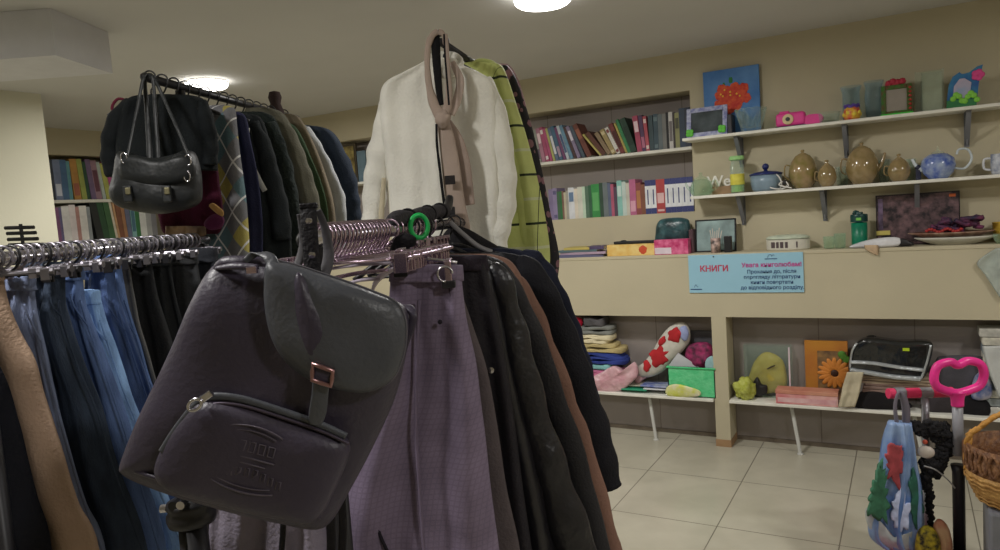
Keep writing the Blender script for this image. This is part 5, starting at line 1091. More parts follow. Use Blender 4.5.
def coat(label,px,d,body,sleeve,m,seed,cat='jacket',name='jacket',th=.024,amp=.009,folds=2,sl_th=.6,grp='coats and jackets on the central rail',collar=None,lth=.03):
    fr=Fr(px,300,d,0); t=hang(name,label,cat,fr,body,m,grp,th=th,folds=folds,amp=amp,seed=seed,nr=56,nc=34)
    sleeve=[(sleeve[0][0]-9,sleeve[0][1]-9,4)]+sleeve
    b=BM(); limb(b,fr,sleeve,th=sl_th,sm=40,off=.004)
    rg=seed*3.1
    for v in b.verts: v.co+=fr.n*.007*noise.noise(v.co*18+V((rg,0,0)))+fr.u*.005*noise.noise(v.co*14+V((0,rg,0)))
    finish('sleeve',b,m,t,smooth=True)
    if collar:
        b=BM(); tube(b,[fr.p(*q,.01) for q in collar],.012,sm=12,flat=.6,up=fr.u); finish('collar',b,m,t,smooth=True)
    o=rail_at(CA,CB,d)
    h=thing('clothes_hanger','black shoulder hanger inside the '+label.split(' with ')[0].split(' in ')[0].split(' behind')[0].split(' hanging')[0],'clothes hanger',o,'shoulder hangers of the central coats'); hanger_mesh(h,o,U,NV_,'shoulder',BLKMETAL,half=.1)
    return t,fr
coat('black leather jacket with creased sleeve in front of the brown coat',490,1.42,[(258,425,482),(268,424,500),(300,424,512),(350,424,526),(420,424,545),(480,424,560),(550,424,575),(640,424,585)],[(499,276,12),(510,320,14),(524,380,16),(541,440,17),(560,500,19),(580,560,20),(592,600,20)],LEA,7,amp=.015,folds=2.6)
coat('charcoal jacket showing as a thin edge before the brown coat',500,1.5,[(256,430,490),(266,428,508),(300,428,528),(350,428,545),(420,428,566),(500,428,585),(600,428,600)],[(505,278,9),(527,320,10),(545,370,11),(565,430,12),(584,500,13),(600,560,14),(606,590,14)],cloth((38,37,40),rough=.6),8)
coat('brown coat hanging between charcoal jacket and long black coat',510,1.6,[(254,432,492),(262,430,512),(290,430,528),(340,430,548),(420,430,575),(500,430,598),(560,430,614),(620,430,625)],[(514,282,10),(532,310,10),(549,355,11),(569,415,12),(589,475,13),(606,540,13),(614,580,13)],cloth((124,94,82),var=.08),9,name='coat',cat='coat')
coat('long black coat with the sleeve reaching furthest right',520,1.7,[(252,434,500),(258,432,524),(285,432,545),(330,432,560),(400,432,578),(470,432,592),(540,432,600),(620,432,606)],[(526,268,13),(546,302,16),(564,345,17),(582,400,18),(597,450,18),(607,488,16)],cloth((24,24,30),rough=.75),10,name='coat',cat='coat')
coat('dark navy coat behind the long black coat',530,1.8,[(248,436,505),(252,434,526),(272,434,546),(300,434,560),(340,434,572),(420,434,580),(500,434,588),(560,434,592)],[(530,262,14),(549,290,15),(565,330,15),(580,380,15),(590,430,15)],cloth((30,33,48)),11,name='coat',cat='coat')
coat('dark teal edged jacket behind the dark navy coat',505,1.88,[(246,440,500),(252,438,515),(275,438,530),(320,438,545),(400,438,560),(480,438,570)],[(508,262,10),(526,290,12),(542,330,12),(552,390,12)],cloth((35,48,52)),12)
fr=Fr(460,235,1.86,0); b=BM(); puff(b,[fr.p(*q) for q in ((436,262),(440,240),(452,226),(466,228),(484,238),(502,250),(500,262),(470,268))],fr.n,.03,.03,nz=.012,seed=4); one('black_shawl',b,cloth((32,31,34)),'black cloth draped over the far end of the central rail','cloth',smooth=True)
fr=Fr(470,234,1.8,0); b=BM(); tube(b,[fr.p(450,222,.035),fr.p(463,234,.045),(fr.p(478,246,.045)),fr.p(492,252,.04)],.006,sm=16,flat=.4); one('grey_strap',b,paint((140,138,142),rough=.4),'thin grey strap curving over the black cloth at the rail end','strap',smooth=True)
# pale garment hanging lower behind the backpack
fr=Fr(270,540,1.08,0)
t=hang('trousers','lilac grey trousers showing only under the backpack','trousers',fr,[(470,212,322),(530,210,330),(600,208,334),(700,206,336)],cloth((125,118,132)),'trousers on the central rail',th=.015,amp=.008,seed=9)
# ---------------- high middle rail with sweater
HA,HB=rail_pts(441,1.98,508,2.75,2.035,38,76)
ps=rail_at(HA,HB,2.72)
t=rack('clothes_rack',HA,HB,'tall narrow rack that holds the cream sweater and scarf',[ps],BLKMETAL,r=.011)
CRM=mat('cream_knit',(236,234,224),rough=.95,var=.04,scale=8,bump=.25,bscale=150,spec=.15,sheen=.3)
fr=Fr(437,120,2.03,-6); t=thing('sweater','cream knitted batwing sweater on the tall middle rail','sweater',fr.p(440,60))
b=BM(); garment(b,fr,[(60,428,458),(66,420,464),(74,404,482),(84,386,495),(100,380,498),(130,382,500),(170,386,501),(205,388,500),(240,392,498),(285,394,494)],th=.05,folds=2.2,amp=.012,seed=2,nr=56,nc=54); finish('body',b,CRM,t,smooth=True)
b=BM(); limb(b,fr,[(400,84,8),(392,104,12),(384,135,12.5),(379,165,13),(374,195,12.5),(371,222,9.5)],th=.9,sm=36,off=.0)
for v in b.verts: v.co+=fr.n*.018*noise.noise(v.co*9)+fr.u*.008*noise.noise(v.co*11)
finish('sleeve',b,CRM,t,smooth=True)
b=BM(); limb(b,fr,[(484,80,9),(492,104,11),(499,140,13),(503,175,14),(502,205,13.5),(499,230,12),(497,247,10.5)],th=.9,sm=36,off=.0)
for v in b.verts: v.co+=fr.n*.015*noise.noise(v.co*9)+fr.u*.006*noise.noise(v.co*11)
finish('sleeve',b,CRM,t,smooth=True)
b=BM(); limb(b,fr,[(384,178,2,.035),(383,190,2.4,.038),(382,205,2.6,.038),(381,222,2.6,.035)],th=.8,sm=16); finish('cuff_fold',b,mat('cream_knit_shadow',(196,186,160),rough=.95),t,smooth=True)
b=BM(); tube(b,[fr.p(428,66,.02),fr.p(432,59,.0),fr.p(443,56,-.02),fr.p(456,58,0),fr.p(461,66,.02),fr.p(452,72,.05),fr.p(438,72,.05)],.014,sm=40,closed=True,seg=10,flat=.6,up=UP); finish('collar',b,CRM,t,smooth=True)
o=rail_at(HA,HB,2.04); h=thing('clothes_hanger','black shoulder hanger inside the cream sweater','clothes hanger',o); hanger_mesh(h,o,U,NV_,'shoulder',BLKMETAL,half=.1)
# scarf
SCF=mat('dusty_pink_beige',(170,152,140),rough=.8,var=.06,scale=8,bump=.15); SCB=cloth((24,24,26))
fr=Fr(440,120,1.93,-6); t=thing('scarf','dusty beige scarf with black lining looped over the tall rail and knotted','scarf',fr.p(440,215))
def rib(nm,pts,m,th=.35,off=0,sm=30):
    b=BM(); limb(b,fr,pts,th=th,sm=sm,off=off,seg=12); return finish(nm,b,m,t,smooth=True)
rib('loop',[(441,116,6),(435,106,5.5),(430,90,3.8),(427.5,70,3),(427.5,52,3),(430,40,3.2),(435,33,3),(440,32,3),(444,36,2.2),(445,45,2)],SCF,th=.6,sm=44)
rib('black_lining',[(436,31,3.5,-.03),(435.5,40,4.5,-.02),(436.5,60,4.3,-.015),(438.5,85,3.6,-.012),(441,105,2.8,-.01)],SCB,th=.4,off=.012)
rib('loop',[(446,34,1.6,.0),(447,50,2),(448,72,2.6),(449,92,3.4),(447,108,4.5),(443,116,5.5)],SCF,th=.5)
rib('black_piping',[(444,34,1,.02),(445,55,1,.02),(447,80,1,.02),(449,105,1,.02)],SCB)
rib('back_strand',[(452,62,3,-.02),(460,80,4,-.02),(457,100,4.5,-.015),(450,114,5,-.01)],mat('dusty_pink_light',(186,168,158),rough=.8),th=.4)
b=BM(); blob(b,fr.p(442.5,119,.012),.021,sx=1.1,sy=.7,sz=1.05,nz=.35); finish('knot',b,SCF,t,smooth=True)
rib('tail',[(443,122,6.5),(447,140,8),(450,160,9),(453,185,9.5),(456,205,9.5),(461,226,9),(463,240,8)],SCF,th=.28,sm=34)
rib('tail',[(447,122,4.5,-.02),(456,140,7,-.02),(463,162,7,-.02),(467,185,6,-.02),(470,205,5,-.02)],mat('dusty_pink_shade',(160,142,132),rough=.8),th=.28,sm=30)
rib('black_edge',[(436.5,124,1.2,.012),(437,145,1.3,.012),(440,170,1.4,.012),(443,195,1.5,.012),(447,218,1.5,.012)],SCB,th=.6)
b=BM(); c=fr.p(450,180,.03); obox(b,c,fr.u,fr.n,UP,.014,.002,.012,bev=.002); finish('label_patch',b,cloth((45,42,42)),t)
b=BM(); c=fr.p(449,212,.035); obox(b,c,fr.u,fr.n,UP,.017,.004,.014,bev=.003); finish('buckle',b,BLKMETAL,t)
# green plaid shirt
GP=mat('lime_green_check',(190,198,124),rough=.85,var=.08,scale=9,bump=.15,bscale=140)
nb=NB(GP); u_,v_=nb.uv(); src=nb.b.inputs['Base Color'].links[0].from_socket
c1=nb.mix(nb.band(nb.m('ADD',nb.m('MULTIPLY',v_,6.6),.05),.05),src,lin((45,55,35))); c2=nb.mix(nb.band(nb.m('ADD',nb.m('MULTIPLY',v_,6.6),.55),.06),c1,lin((200,205,165)))
c3=nb.mix(nb.band(nb.m('ADD',nb.m('MULTIPLY',u_,6.6),.1),.014),c2,lin((35,45,30))); nb.col(c3)
fr=Fr(510,120,2.22,-10); t=hang('shirt','lime green checked shirt behind the cream sweater','shirt',fr,[(63,470,494),(66,462,502),(78,452,508),(105,450,517),(140,450,528),(180,450,538),(220,450,546),(250,450,550),(272,452,549),(280,456,545)],GP,None,th=.035,folds=2.5,amp=.01,seed=8,nr=56,nc=44)
b=BM(); limb(b,fr,[(496,72,7),(506,100,8,.01),(515,140,9,.015),(522,185,9.5,.015),(528,225,9,.015),(533,258,8,.012)],th=.6,sm=36); finish('sleeve',b,GP,t,smooth=True)
b=BM(); tube(b,[fr.p(471,64,.02),fr.p(480,61,.0),fr.p(492,63,.0),fr.p(500,69,.02)],[.006,.01,.01,.006],sm=16,flat=.6); finish('collar',b,GP,t,smooth=True)
b=BM(); blob(b,fr.p(538,268,.04),.018,sx=1,sz=1.3,nz=.5); t=one('white_tag',b,paint((200,198,200)),'crumpled white tag at the bottom of the lime green shirt','tag',smooth=True)
FL=mat('black_floral_cloth',(26,24,30),rough=.8,var=.1,bump=.1)
nb=NB(FL); N_,L_,b_=nodes(FL); tc=N_.new('ShaderNodeTexCoord'); vo=N_.new('ShaderNodeTexVoronoi'); vo.inputs['Scale'].default_value=26; L_.new(tc.outputs['Object'],vo.inputs['Vector'])
src=b_.inputs['Base Color'].links[0].from_socket; vc=N_.new('ShaderNodeTexVoronoi'); vc.inputs['Scale'].default_value=14; L_.new(tc.outputs['Object'],vc.inputs['Vector'])
nb.col(nb.mix(nb.m('LESS_THAN',vo.outputs['Distance'],.36),src,lin((128,92,100))))
fr=Fr(530,140,2.38,-10); hang('dress','black floral dress behind the lime green shirt','dress',fr,[(66,480,508),(74,470,514),(90,466,521),(130,466,533),(175,466,543),(220,468,552),(255,470,559),(276,474,558)],FL,None,th=.035,folds=2,amp=.012,seed=9)
fr=Fr(510,90,2.5,-10); hang('blouse','pale pink blouse seen as a thin edge behind the floral dress','blouse',fr,[(64,485,508),(72,480,515),(90,478,522),(120,478,528),(180,478,530)],cloth((190,160,165)),None,th=.02,seed=10)
fr=Fr(545,280,2.45,-10); hang('scarf','small purple cloth hanging below the floral dress','scarf',fr,[(262,535,556),(280,538,556),(294,542,554)],cloth((88,75,150)),None,th=.012,nr=12,nc=14,seed=11)
# ---------------- high left rail
KA,KB=rail_pts(145,2.0,296,2.95,2.0,76,112)
kp=rail_at(KA,KB,2.2); kq=rail_at(KA,KB,2.9)
rack('clothes_rack',KA,KB,'tall black rack with jackets and the argyle sweater at upper left',[kp,kq],BLKMETAL,r=.0125)
KH='black hangers on the tall left rail'
hangers(KA,KB,[2.06+.055*i for i in range(16)],'shoulder',BLKMETAL,'black shoulder hanger among those on the tall upper left rail',KH,'kh',half=.13,twist=8)
b=BM(); c=rail_at(KA,KB,2.82)+UP*.025; lathe(b,[(0,.06),(.02,.055),(.026,.035),(.02,.01),(.03,-.02),(.026,-.05),(0,-.055)],c,16); one('brown_glove',b,cloth((50,38,36)),'dark brown knitted item stuck on the far end of the tall left rail','glove',smooth=True)
def high(label,nm,cat,px,d,rows,m,seed,th=.02,amp=.008,folds=2,sleeve=None):
    fr=Fr(px,150,d,0); t=hang(nm,label,cat,fr,rows,m,'clothes on the tall left rail',th=th,folds=folds,amp=amp,seed=seed,nr=44)
    if sleeve:
        b=BM(); limb(b,fr,sleeve,th=.8,sm=34,off=.01)
        for v in b.verts: v.co+=fr.n*.008*noise.noise(v.co*16)+fr.u*.006*noise.noise(v.co*13)
        finish('sleeve',b,m,t,smooth=True)
    return t,fr
BJ=cloth((18,22,24),rough=.85)
t,fr=high('black short jacket behind the handbag at upper left','jacket','jacket',160,2.06,[(96,138,196),(100,130,204),(115,122,209),(135,119,213),(155,117,216),(170,118,216)],BJ,1,th=.05,amp=.012)
for pts in ([(133,104,8),(120,118,9.5),(112,140,9.5),(110,160,9),(113,176,7)],[(199,102,7),(206,120,8),(210,145,8),(211,165,7)]):
    b=BM(); limb(b,fr,[(a,c,w) for a,c,w in pts],th=.9,sm=26,off=.01)
    for v in b.verts: v.co+=fr.n*.012*noise.noise(v.co*14)
    finish('sleeve',b,BJ,t,smooth=True)
b=BM(); tube(b,[fr.p(128,101,.0),fr.p(118,99,.01),fr.p(112,108,.015),fr.p(118,116,.01)],.004,sm=16); finish('hanging_loop',b,cloth((95,30,50)),t,smooth=True)
high('maroon knitted jumper under the black short jacket','jumper','jumper',195,2.13,[(150,160,214),(168,158,218),(190,158,221),(210,158,224),(226,160,223),(234,164,218)],cloth((68,22,42)),2)
fr=Fr(218,210,2.05,0); b=BM(); puff(b,[fr.p(*q) for q in ((209,206),(213,203),(219,207),(224,212),(222,217),(216,213))],fr.n,.006,.01,nz=.003,K=3,N=24); one('orange_ribbon',b,cloth((185,145,90)),'small orange ribbon at the corner of the maroon jumper','ribbon',smooth=True)
b=BM(); puff(b,[fr.p(*q) for q in ((204,224),(210,216),(218,214),(224,219),(221,228),(210,230))],fr.n,.012,.02,nz=.006,K=4,N=30); one('magenta_trim',b,cloth((85,35,66)),'magenta cloth frill below the orange ribbon','cloth',smooth=True)
fr=Fr(185,238,2.12,0); t=hang('blouse','pale brown patterned blouse below the maroon jumper','blouse',fr,[(226,166,206),(238,168,206),(252,172,204),(290,172,206)],mat('brown_beige_print',(95,80,72),c2=(180,150,115),scale=16),None,th=.015,nr=14,seed=4)
AG=mat('argyle_grey_knit',(112,112,116),rough=.95,var=.06,scale=9,bump=.25,bscale=150)
nb=NB(AG); u_,v_=nb.uv(); src=nb.b.inputs['Base Color'].links[0].from_socket
uu=nb.m('MULTIPLY',u_,10.5); vv=nb.m('MULTIPLY',v_,6.6); s1=nb.m('ADD',nb.m('ADD',uu,vv),10.13); s2=nb.m('ADD',nb.m('SUBTRACT',uu,vv),20.4)
fl1=nb.m('FLOOR',s1); fl2=nb.m('FLOOR',s2)
e1=nb.m('LESS_THAN',nb.m('MODULO',nb.m('ADD',fl1,fl2),2),.5); e2=nb.m('LESS_THAN',nb.m('MODULO',fl1,2),.5)
c1=nb.mix(nb.m('MULTIPLY',nb.m('MULTIPLY',e1,e2),.8),src,lin((175,162,75))); c1=nb.mix(nb.m('MULTIPLY',nb.m('MULTIPLY',e1,nb.m('SUBTRACT',1,e2)),.65),c1,lin((78,120,130)))
ln=nb.m('MAXIMUM',nb.band(nb.m('ADD',s1,.53),.055),nb.band(nb.m('ADD',s2,.53),.055)); nb.col(nb.mix(ln,c1,lin((205,205,205))))
high('grey argyle sweater with yellow and teal diamonds','sweater','sweater',222,2.2,[(106,196,230),(110,190,236),(125,186,238),(160,184,242),(200,184,247),(235,184,249),(262,186,249),(300,188,249)],AG,3,th=.035,folds=1.5)
high('navy zipped jacket right of the argyle sweater','jacket','jacket',244,2.28,[(112,216,240),(118,214,247),(140,214,252),(180,214,260),(220,214,264),(262,214,264),(300,214,264)],cloth((44,46,72)),4)
t,fr=high('black jacket with a pale curved stripe on its sleeve','jacket','jacket',258,2.36,[(114,228,252),(120,226,262),(150,226,272),(190,226,284),(230,226,290),(262,226,292),(300,226,294)],cloth((30,34,36)),5,sleeve=[(252,124,8),(262,145,9),(270,175,10),(278,205,10),(282,240,10)])
b=BM(); tube(b,[fr.p(247,128,.045),fr.p(247,143,.05),fr.p(251,162,.055),fr.p(258,178,.055),fr.p(265,191,.05)],.009,sm=24,flat=.4,up=fr.u); finish('pale_stripe',b,paint((185,185,180),rough=.8),t,smooth=True)
high('dark green black fluffy coat behind the striped jacket','coat','coat',270,2.44,[(112,236,264),(120,234,276),(150,234,286),(190,234,296),(230,234,302),(262,234,304),(300,234,306)],mat('dark_green_fur',(30,38,36),rough=1,bump=1,bscale=50),6,sleeve=[(268,124,8),(278,150,9),(286,185,10),(292,220,10),(294,250,9)])
high('grey khaki jacket behind the dark green coat','jacket','jacket',282,2.52,[(108,246,270),(114,244,284),(135,244,296),(165,244,308),(200,244,318),(240,244,324),(290,244,326)],cloth((92,90,78)),7,sleeve=[(276,118,8),(290,140,9),(300,170,10),(309,200,10),(314,235,10)])
high('moss green jumper behind the grey khaki jacket','jumper','jumper',296,2.6,[(122,262,288),(130,262,298),(155,262,310),(185,262,322),(210,262,328),(250,262,330)],cloth((58,76,54)),8)
high('beige brown cardigan between green jumper and white sleeve','cardigan','cardigan',302,2.66,[(114,270,292),(120,268,302),(145,268,315),(175,268,326),(205,268,334),(250,268,338)],cloth((108,98,82)),9)
t,fr=high('white hooded top with a light sleeve edge on the tall left rail','hoodie','hoodie',312,2.74,[(124,280,302),(130,278,312),(150,278,323),(180,278,336),(215,278,344),(250,278,346)],cloth((165,168,170)),10,sleeve=[(304,130,6),(318,150,6),(330,175,6),(338,200,6.5),(341,222,6)])
high('dark blue black coat at the far end of the tall left rail','coat','coat',330,2.85,[(126,288,314),(130,286,330),(145,286,342),(175,286,353),(205,286,360),(222,288,362),(240,290,358)],cloth((36,44,56)),11,th=.05,sleeve=[(322,136,8),(335,152,10),(345,178,11),(350,205,11),(351,224,9)])
# black handbag
BAG=mat('black_bag_leather',(22,25,27),rough=.5,var=.12,scale=10,bump=.4,bscale=30,spec=.5)
fr=Fr(158,180,1.93,0); t=thing('handbag','black soft handbag with two long handles on the tall left rail','handbag',fr.p(155,213))
b=BM(); puff(b,[fr.p(*q) for q in ((122,152),(140,156),(160,158),(180,154),(192,151),(199,170),(201,192),(197,204),(180,211),(160,214),(140,212),(120,206),(113,194),(116,175))],fr.n,.06,.05,N=80,K=9,nz=.010,ns=14,seed=5,p=3); finish('bag_body',b,BAG,t,smooth=True)
b=BM(); puff(b,[fr.p(*q,.045) for q in ((121,158),(135,155),(160,160),(186,155),(194,160),(195,176),(180,184),(158,186),(135,184),(120,178))],fr.n,.025,.02,N=60,K=5,nz=.006,ns=16,seed=2,p=3); finish('front_flap',b,BAG,t,smooth=True)
for pts in ([(127,160,1.6,.05),(132,135,1.6,.03),(138,105,1.7,.0),(143,80,1.9,-.02),(148,74,2,-.03),(153,80,1.9,-.02),(155,110,1.9,-.02),(157,140,2.2,-.0),(158,162,2.2,.02)],[(189,158,1.5,.05),(180,135,1.5,.03),(168,108,1.6,0),(157,84,1.8,-.02),(150,75,2,-.03),(145,82,2,-.03),(147,110,2.6,-.03),(149,140,3,-.0),(150,162,3,.02)]):
    b=BM(); limb(b,fr,pts,th=.45,sm=44,seg=10); finish('handle',b,BAG,t,smooth=True)
for px,py in ((128,194),(167,194)):
    b=BM(); obox(b,fr.p(px,py,.066),fr.u,fr.n,UP,.012,.006,.022,bev=.004); finish('buckle_strap',b,BAG,t)
    b=BM(); obox(b,fr.p(px,py-3,.073),fr.u,fr.n,UP,.007,.003,.009,bev=.002); finish('buckle',b,mat('dull_brass',(120,115,90),metal=.7,rough=.4,bump=0),t)
for px,py in ((187,176),(124,158),(188,160)):
    b=BM(); c=fr.p(px,py,.06); tube(b,[c+fr.u*.008*math.cos(k*PI/6)+UP*.014*math.sin(k*PI/6) for k in range(12)],.0022,seg=6,closed=True); finish('ring',b,CHROME,t,smooth=True)
# picture and blue book on the recess shelf behind the rails
x0,x1=ony(345,165,4.7).x,ony(357,160,4.7).x
z_,z1=B1,ony(350,144,4.7).z
t=thing('icon_picture','small gold and brown icon picture on the recess shelf between the racks','picture',V(((x0+x1)/2,4.7,z_)))
b=BM(); box(b,(x0-.08,4.69,z_),(x1,4.715,z1),bev=.002); finish('frame_board',b,paint((70,62,48)),t)
b=BM(); box(b,(x0-.06,4.686,z_+.02),(x1-.02,4.69,z1-.02)); finish('picture',b,mat('gold_icon_print',(95,80,45),c2=(165,150,90),scale=22),t)
x2=ony(361,160,4.7).x; book((1,0,0),(0,-1,0),(x1+.01,4.69,B1),.09,.26,.12,0,((90,125,145),(60,90,110)),'pale blue book right of the small icon picture','books between the racks')
# ---------------- the backpack
BP=mat('black_purple_bag_leather',(55,49,63),rough=.45,var=.12,scale=6,bump=.12,bscale=140,spec=.5)
BPF=mat('charcoal_flap_leather',(68,70,76),rough=.42,var=.1,scale=5,bump=.12,bscale=140,spec=.5)
fr=Fr(270,390,.88,0); t=thing('backpack','black leather backpack with flap, buckle and embossed front pocket hanging tilted','backpack',fr.p(250,520))
n=fr.n
body=[(215,266),(232,262),(250,263),(275,262),(300,268),(345,282),(392,300),(408,314),(407,345),(396,395),(374,445),(348,494),(332,520),(316,525),(285,519),(240,509),(190,496),(148,481),(128,470),(126,460),(138,428),(155,390),(178,340),(198,295)]
b=BM(); puff(b,[fr.p(*q) for q in body],n,.055,.06,N=110,K=16,nz=.014,ns=9,seed=3,p=2.8); finish('bag_body',b,BP,t,smooth=True)
# gathered opening at the top
b=BM(); tube(b,[fr.p(214,270,.012),fr.p(222,262,.03),fr.p(242,261,.035),fr.p(262,262,.03),fr.p(280,264,.02)],[.004,.007,.008,.007,.004],sm=26,flat=.6); finish('gathered_edge',b,BP,t,smooth=True)
b=BM(); tube(b,[fr.p(216,268,.045),fr.p(235,266,.055),fr.p(258,267,.06)],[.003,.005,.004],sm=14,flat=.6); finish('gathered_edge',b,BP,t,smooth=True)
b=BM(); tube(b,[fr.p(222,264,.02),fr.p(236,258,.02),fr.p(250,261,.02)],.0022,sm=12,seg=6); finish('drawstring',b,cloth((60,50,60)),t,smooth=True)
b=BM(); obox(b,fr.p(252,270,.062),fr.u,n,UP,.006,.003,.004,bev=.001); finish('eyelet',b,PINKCHROME,t)
# rolled flap edge arching up at the left
b=BM(); limb(b,fr,[(245,261,3,.045),(253,255,4,.045),(263,254,5,.05),(271,260,6,.058),(276,275,6,.066),(281,292,5,.07),(288,308,4,.072)],th=.35,sm=30,seg=12); finish('strap_root',b,BPF,t,smooth=True)
# flap, large, bulging
flap=[(269,262),(284,262),(300,266),(318,272),(345,281),(375,292),(396,302),(405,318),(406,340),(401,362),(392,379),(378,388),(362,391),(345,389),(325,384),(306,376),(288,361),(276,342),(269,318),(266,290)]
b=BM(); puff(b,[fr.p(*q,.05) for q in flap],n,.034,.012,N=110,K=12,nz=.012,ns=13,seed=7,p=3); finish('flap',b,BPF,t,smooth=True)
b=BM(); tube(b,catmull([fr.p(*q,.052) for q in flap],130,True),.0016,seg=6,closed=True); finish('flap_piping',b,mat('grey_edge_piping',(82,80,86),rough=.5,bump=0),t,smooth=True)
b=BM(); puff(b,[fr.p(*q,.072) for q in ((298,272),(312,290),(326,312),(336,335),(338,352),(333,368),(322,374),(311,368),(302,350),(296,325),(293,295))],n,.014,.012,N=60,K=6,nz=.003,seed=9,p=2.2); finish('flap_fold',b,BP,t,smooth=True)
# buckle and strap end
BRZ=mat('rosy_bronze_metal',(150,115,115),rough=.3,metal=.9,bump=0)
b=BM(); c=[fr.p(*q,.088) for q in ((313,364),(333,371),(331,386),(312,380))]; tube(b,[c[0],c[0].lerp(c[1],.5),c[1],c[1].lerp(c[2],.5),c[2],c[2].lerp(c[3],.5),c[3],c[3].lerp(c[0],.5)],.0028,seg=8,closed=True); finish('buckle',b,BRZ,t,smooth=True)
b=BM(); prism(b,[fr.p(*q,.083) for q in ((314,366),(332,372),(330,384),(313,379))],n*.003); finish('buckle_strap',b,BP,t)
b=BM(); limb(b,fr,[(321,380,8.5,.082),(320,395,8.3,.078),(318,410,8.6,.074),(316,420,7.4,.071),(315,425,4,.07)],th=.22,sm=26,seg=14); finish('strap_end',b,BPF,t,smooth=True)
# front pocket
pk=[(160,474),(160,458),(172,434),(192,409),(206,397),(228,397),(262,405),(305,420),(340,434),(350,445),(347,462),(336,488),(325,510),(315,519),(296,518),(250,509),(205,497),(172,486)]
b=BM(); puff(b,[fr.p(*q,.042) for q in pk],n,.03,.01,N=100,K=10,nz=.006,ns=14,seed=4,p=4); finish('front_pocket',b,BP,t,smooth=True)
b=BM(); zl=[(163,452),(177,430),(197,405),(212,397),(240,399),(280,411),(320,425),(346,437)]; tube(b,[fr.p(*q,.058) for q in zl],.0055,sm=60,flat=.7); finish('zip_flap',b,BPF,t,smooth=True)
b=BM(); tube(b,[fr.p(a+3,c+7,.062) for a,c in zl],.0022,sm=60,seg=6); finish('zipper',b,mat('dark_zip',(70,62,74),rough=.4,metal=.5,bump=0),t,smooth=True)
b=BM(); c=fr.p(195,405,.075); a1=(fr.u*.8+UP*.5).normalized(); a2=UP*.8-fr.u*.5; tube(b,[c+a1*.0085*math.cos(k*PI/10)+a2*.006*math.sin(k*PI/10) for k in range(20)],.0022,seg=8,closed=True); finish('zip_ring',b,CHROME,t,smooth=True)
b=BM(); obox(b,fr.p(206,397,.072),a1,n,a2,.009,.003,.0045,bev=.0015); finish('zip_slider',b,CHROME,t)
# embossed emblem on the pocket
EM=mat('embossed_leather',(84,77,88),rough=.5,bump=0); cx,cy=248,462; ang=R(15)
def ep(x,y): return fr.p(cx+x*math.cos(ang)-y*math.sin(ang),cy+x*math.sin(ang)+y*math.cos(ang),.0725)
b=BM(); tube(b,[ep(x,-30-6*(1-(x/30)**2)) for x in range(-28,29,4)],.0011,seg=6); tube(b,[ep(x,-26-5*(1-(x/26)**2)) for x in range(-22,23,4)],.0008,seg=6); finish('emblem_arc',b,EM,t,smooth=True)
for k in range(5):
    b=BM(); xx=-20+k*10; tube(b,[ep(xx-3,-20),ep(xx+3,-20),ep(xx+3,-10),ep(xx-3,-10)],.001,seg=6,closed=True); finish('emblem_mark',b,EM,t,smooth=True)
b=BM(); tube(b,[ep(-26,-4),ep(26,-4)],.0011,seg=6); tube(b,[ep(-18,2),ep(18,2)],.0009,seg=6); finish('emblem_line',b,EM,t,smooth=True)
rg=random.Random(12)
for k in range(9):
    b=BM(); xx=-34+k*8.4; yy=12+3*math.cos(k*.7); P=[ep(xx,yy+5),ep(xx,yy-3),ep(xx+4,yy-3),ep(xx+4,yy+1),ep(xx+rg.choice((0,4)),yy+5)]; tube(b,P,.0009,seg=6); finish('emblem_letter',b,EM,t,smooth=True)
b=BM(); tube(b,[ep(x,26+5*(1-(x/32)**2)) for x in range(-32,33,4)],.0011,seg=6); tube(b,[ep(x,22+4*(1-(x/28)**2)) for x in range(-28,29,4)],.0008,seg=6); finish('emblem_arc',b,EM,t,smooth=True)
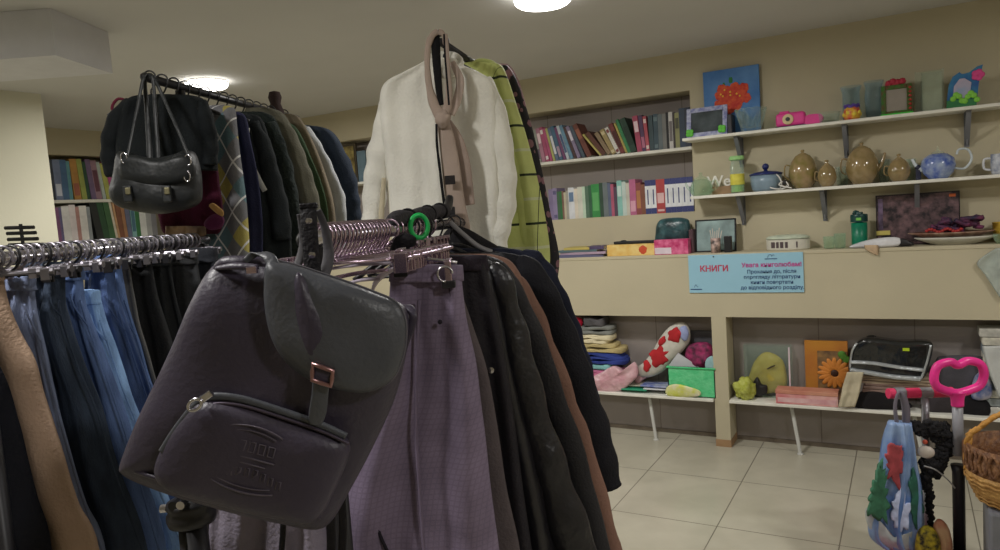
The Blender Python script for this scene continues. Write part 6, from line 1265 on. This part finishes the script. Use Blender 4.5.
# bottom seam, side loop, hanging tab and loose straps
b=BM(); tube(b,[fr.p(126,468,.03),fr.p(160,479,.045),(fr.p(220,497,.052)),fr.p(285,512,.05),fr.p(320,518,.03)],.003,sm=30,seg=6); finish('bottom_seam',b,BP,t,smooth=True)
b=BM(); limb(b,fr,[(398,306,5,-.02),(408,307,5,-.01),(413,315,4,0),(411,328,4,0),(405,345,3.5,0),(398,375,3,0)],th=.3,sm=26,seg=10); finish('side_loop',b,BP,t,smooth=True)
hb=cloth((20,18,22),rough=.6)
pa=rail_at(CA,CB,1.005)
b=BM(); limb(b,fr,[(314,282,8,-.045),(312,262,8.5,-.05),(310,240,8.5,-.055),(308.5,218,8.5,-.06),(308,207,8.5,-.065)],th=.25,sm=26,seg=12); finish('hanging_tab',b,hb,t,smooth=True)
b=BM(); obox(b,fr.p(308.5,206,-.066),fr.u,n,UP,.0115,.005,.004,bev=.002); finish('tab_loop',b,hb,t)
for px,py,of in ((309,221,-.046),(312,255,-.038)):
    b=BM(); c=fr.p(px,py,of); lathe(b,[(0,0),(.0045,0),(.004,.002),(0,.003)],(0,0,0),14)
    for v in b.verts: v.co=c+U*v.co.x+UP*v.co.y+NV_*v.co.z
    finish('rivet',b,CHROME,t,smooth=False)
GS=mat('grey_webbing',(66,64,68),rough=.7,bump=.2)
b=BM(); limb(b,fr,[(318,210,3.5,-.075),(324,225,4,-.08),(328,245,5,-.08),(328,262,6,-.075),(322,280,6,-.06)],th=.3,sm=24,seg=10); finish('shoulder_strap',b,GS,t,smooth=True)
b=BM(); limb(b,fr,[(299,214,2.5,-.07),(302,232,3,-.07),(302,250,4,-.065),(296,270,5,-.05)],th=.3,sm=24,seg=10); finish('shoulder_strap',b,GS,t,smooth=True)
for pts in ([(283,505,3),(283,530,3),(281,560,3),(280,600,3)],[(330,500,4.5),(331,530,4.5),(331,560,4.5),(330,600,4.5)],[(341,490,4),(343,520,4),(342,555,4),(340,600,4)]):
    b=BM(); limb(b,fr,[(a,c,w,-.07) for a,c,w in pts],th=.25,sm=18,seg=8); finish('loose_strap',b,hb,t,smooth=True)
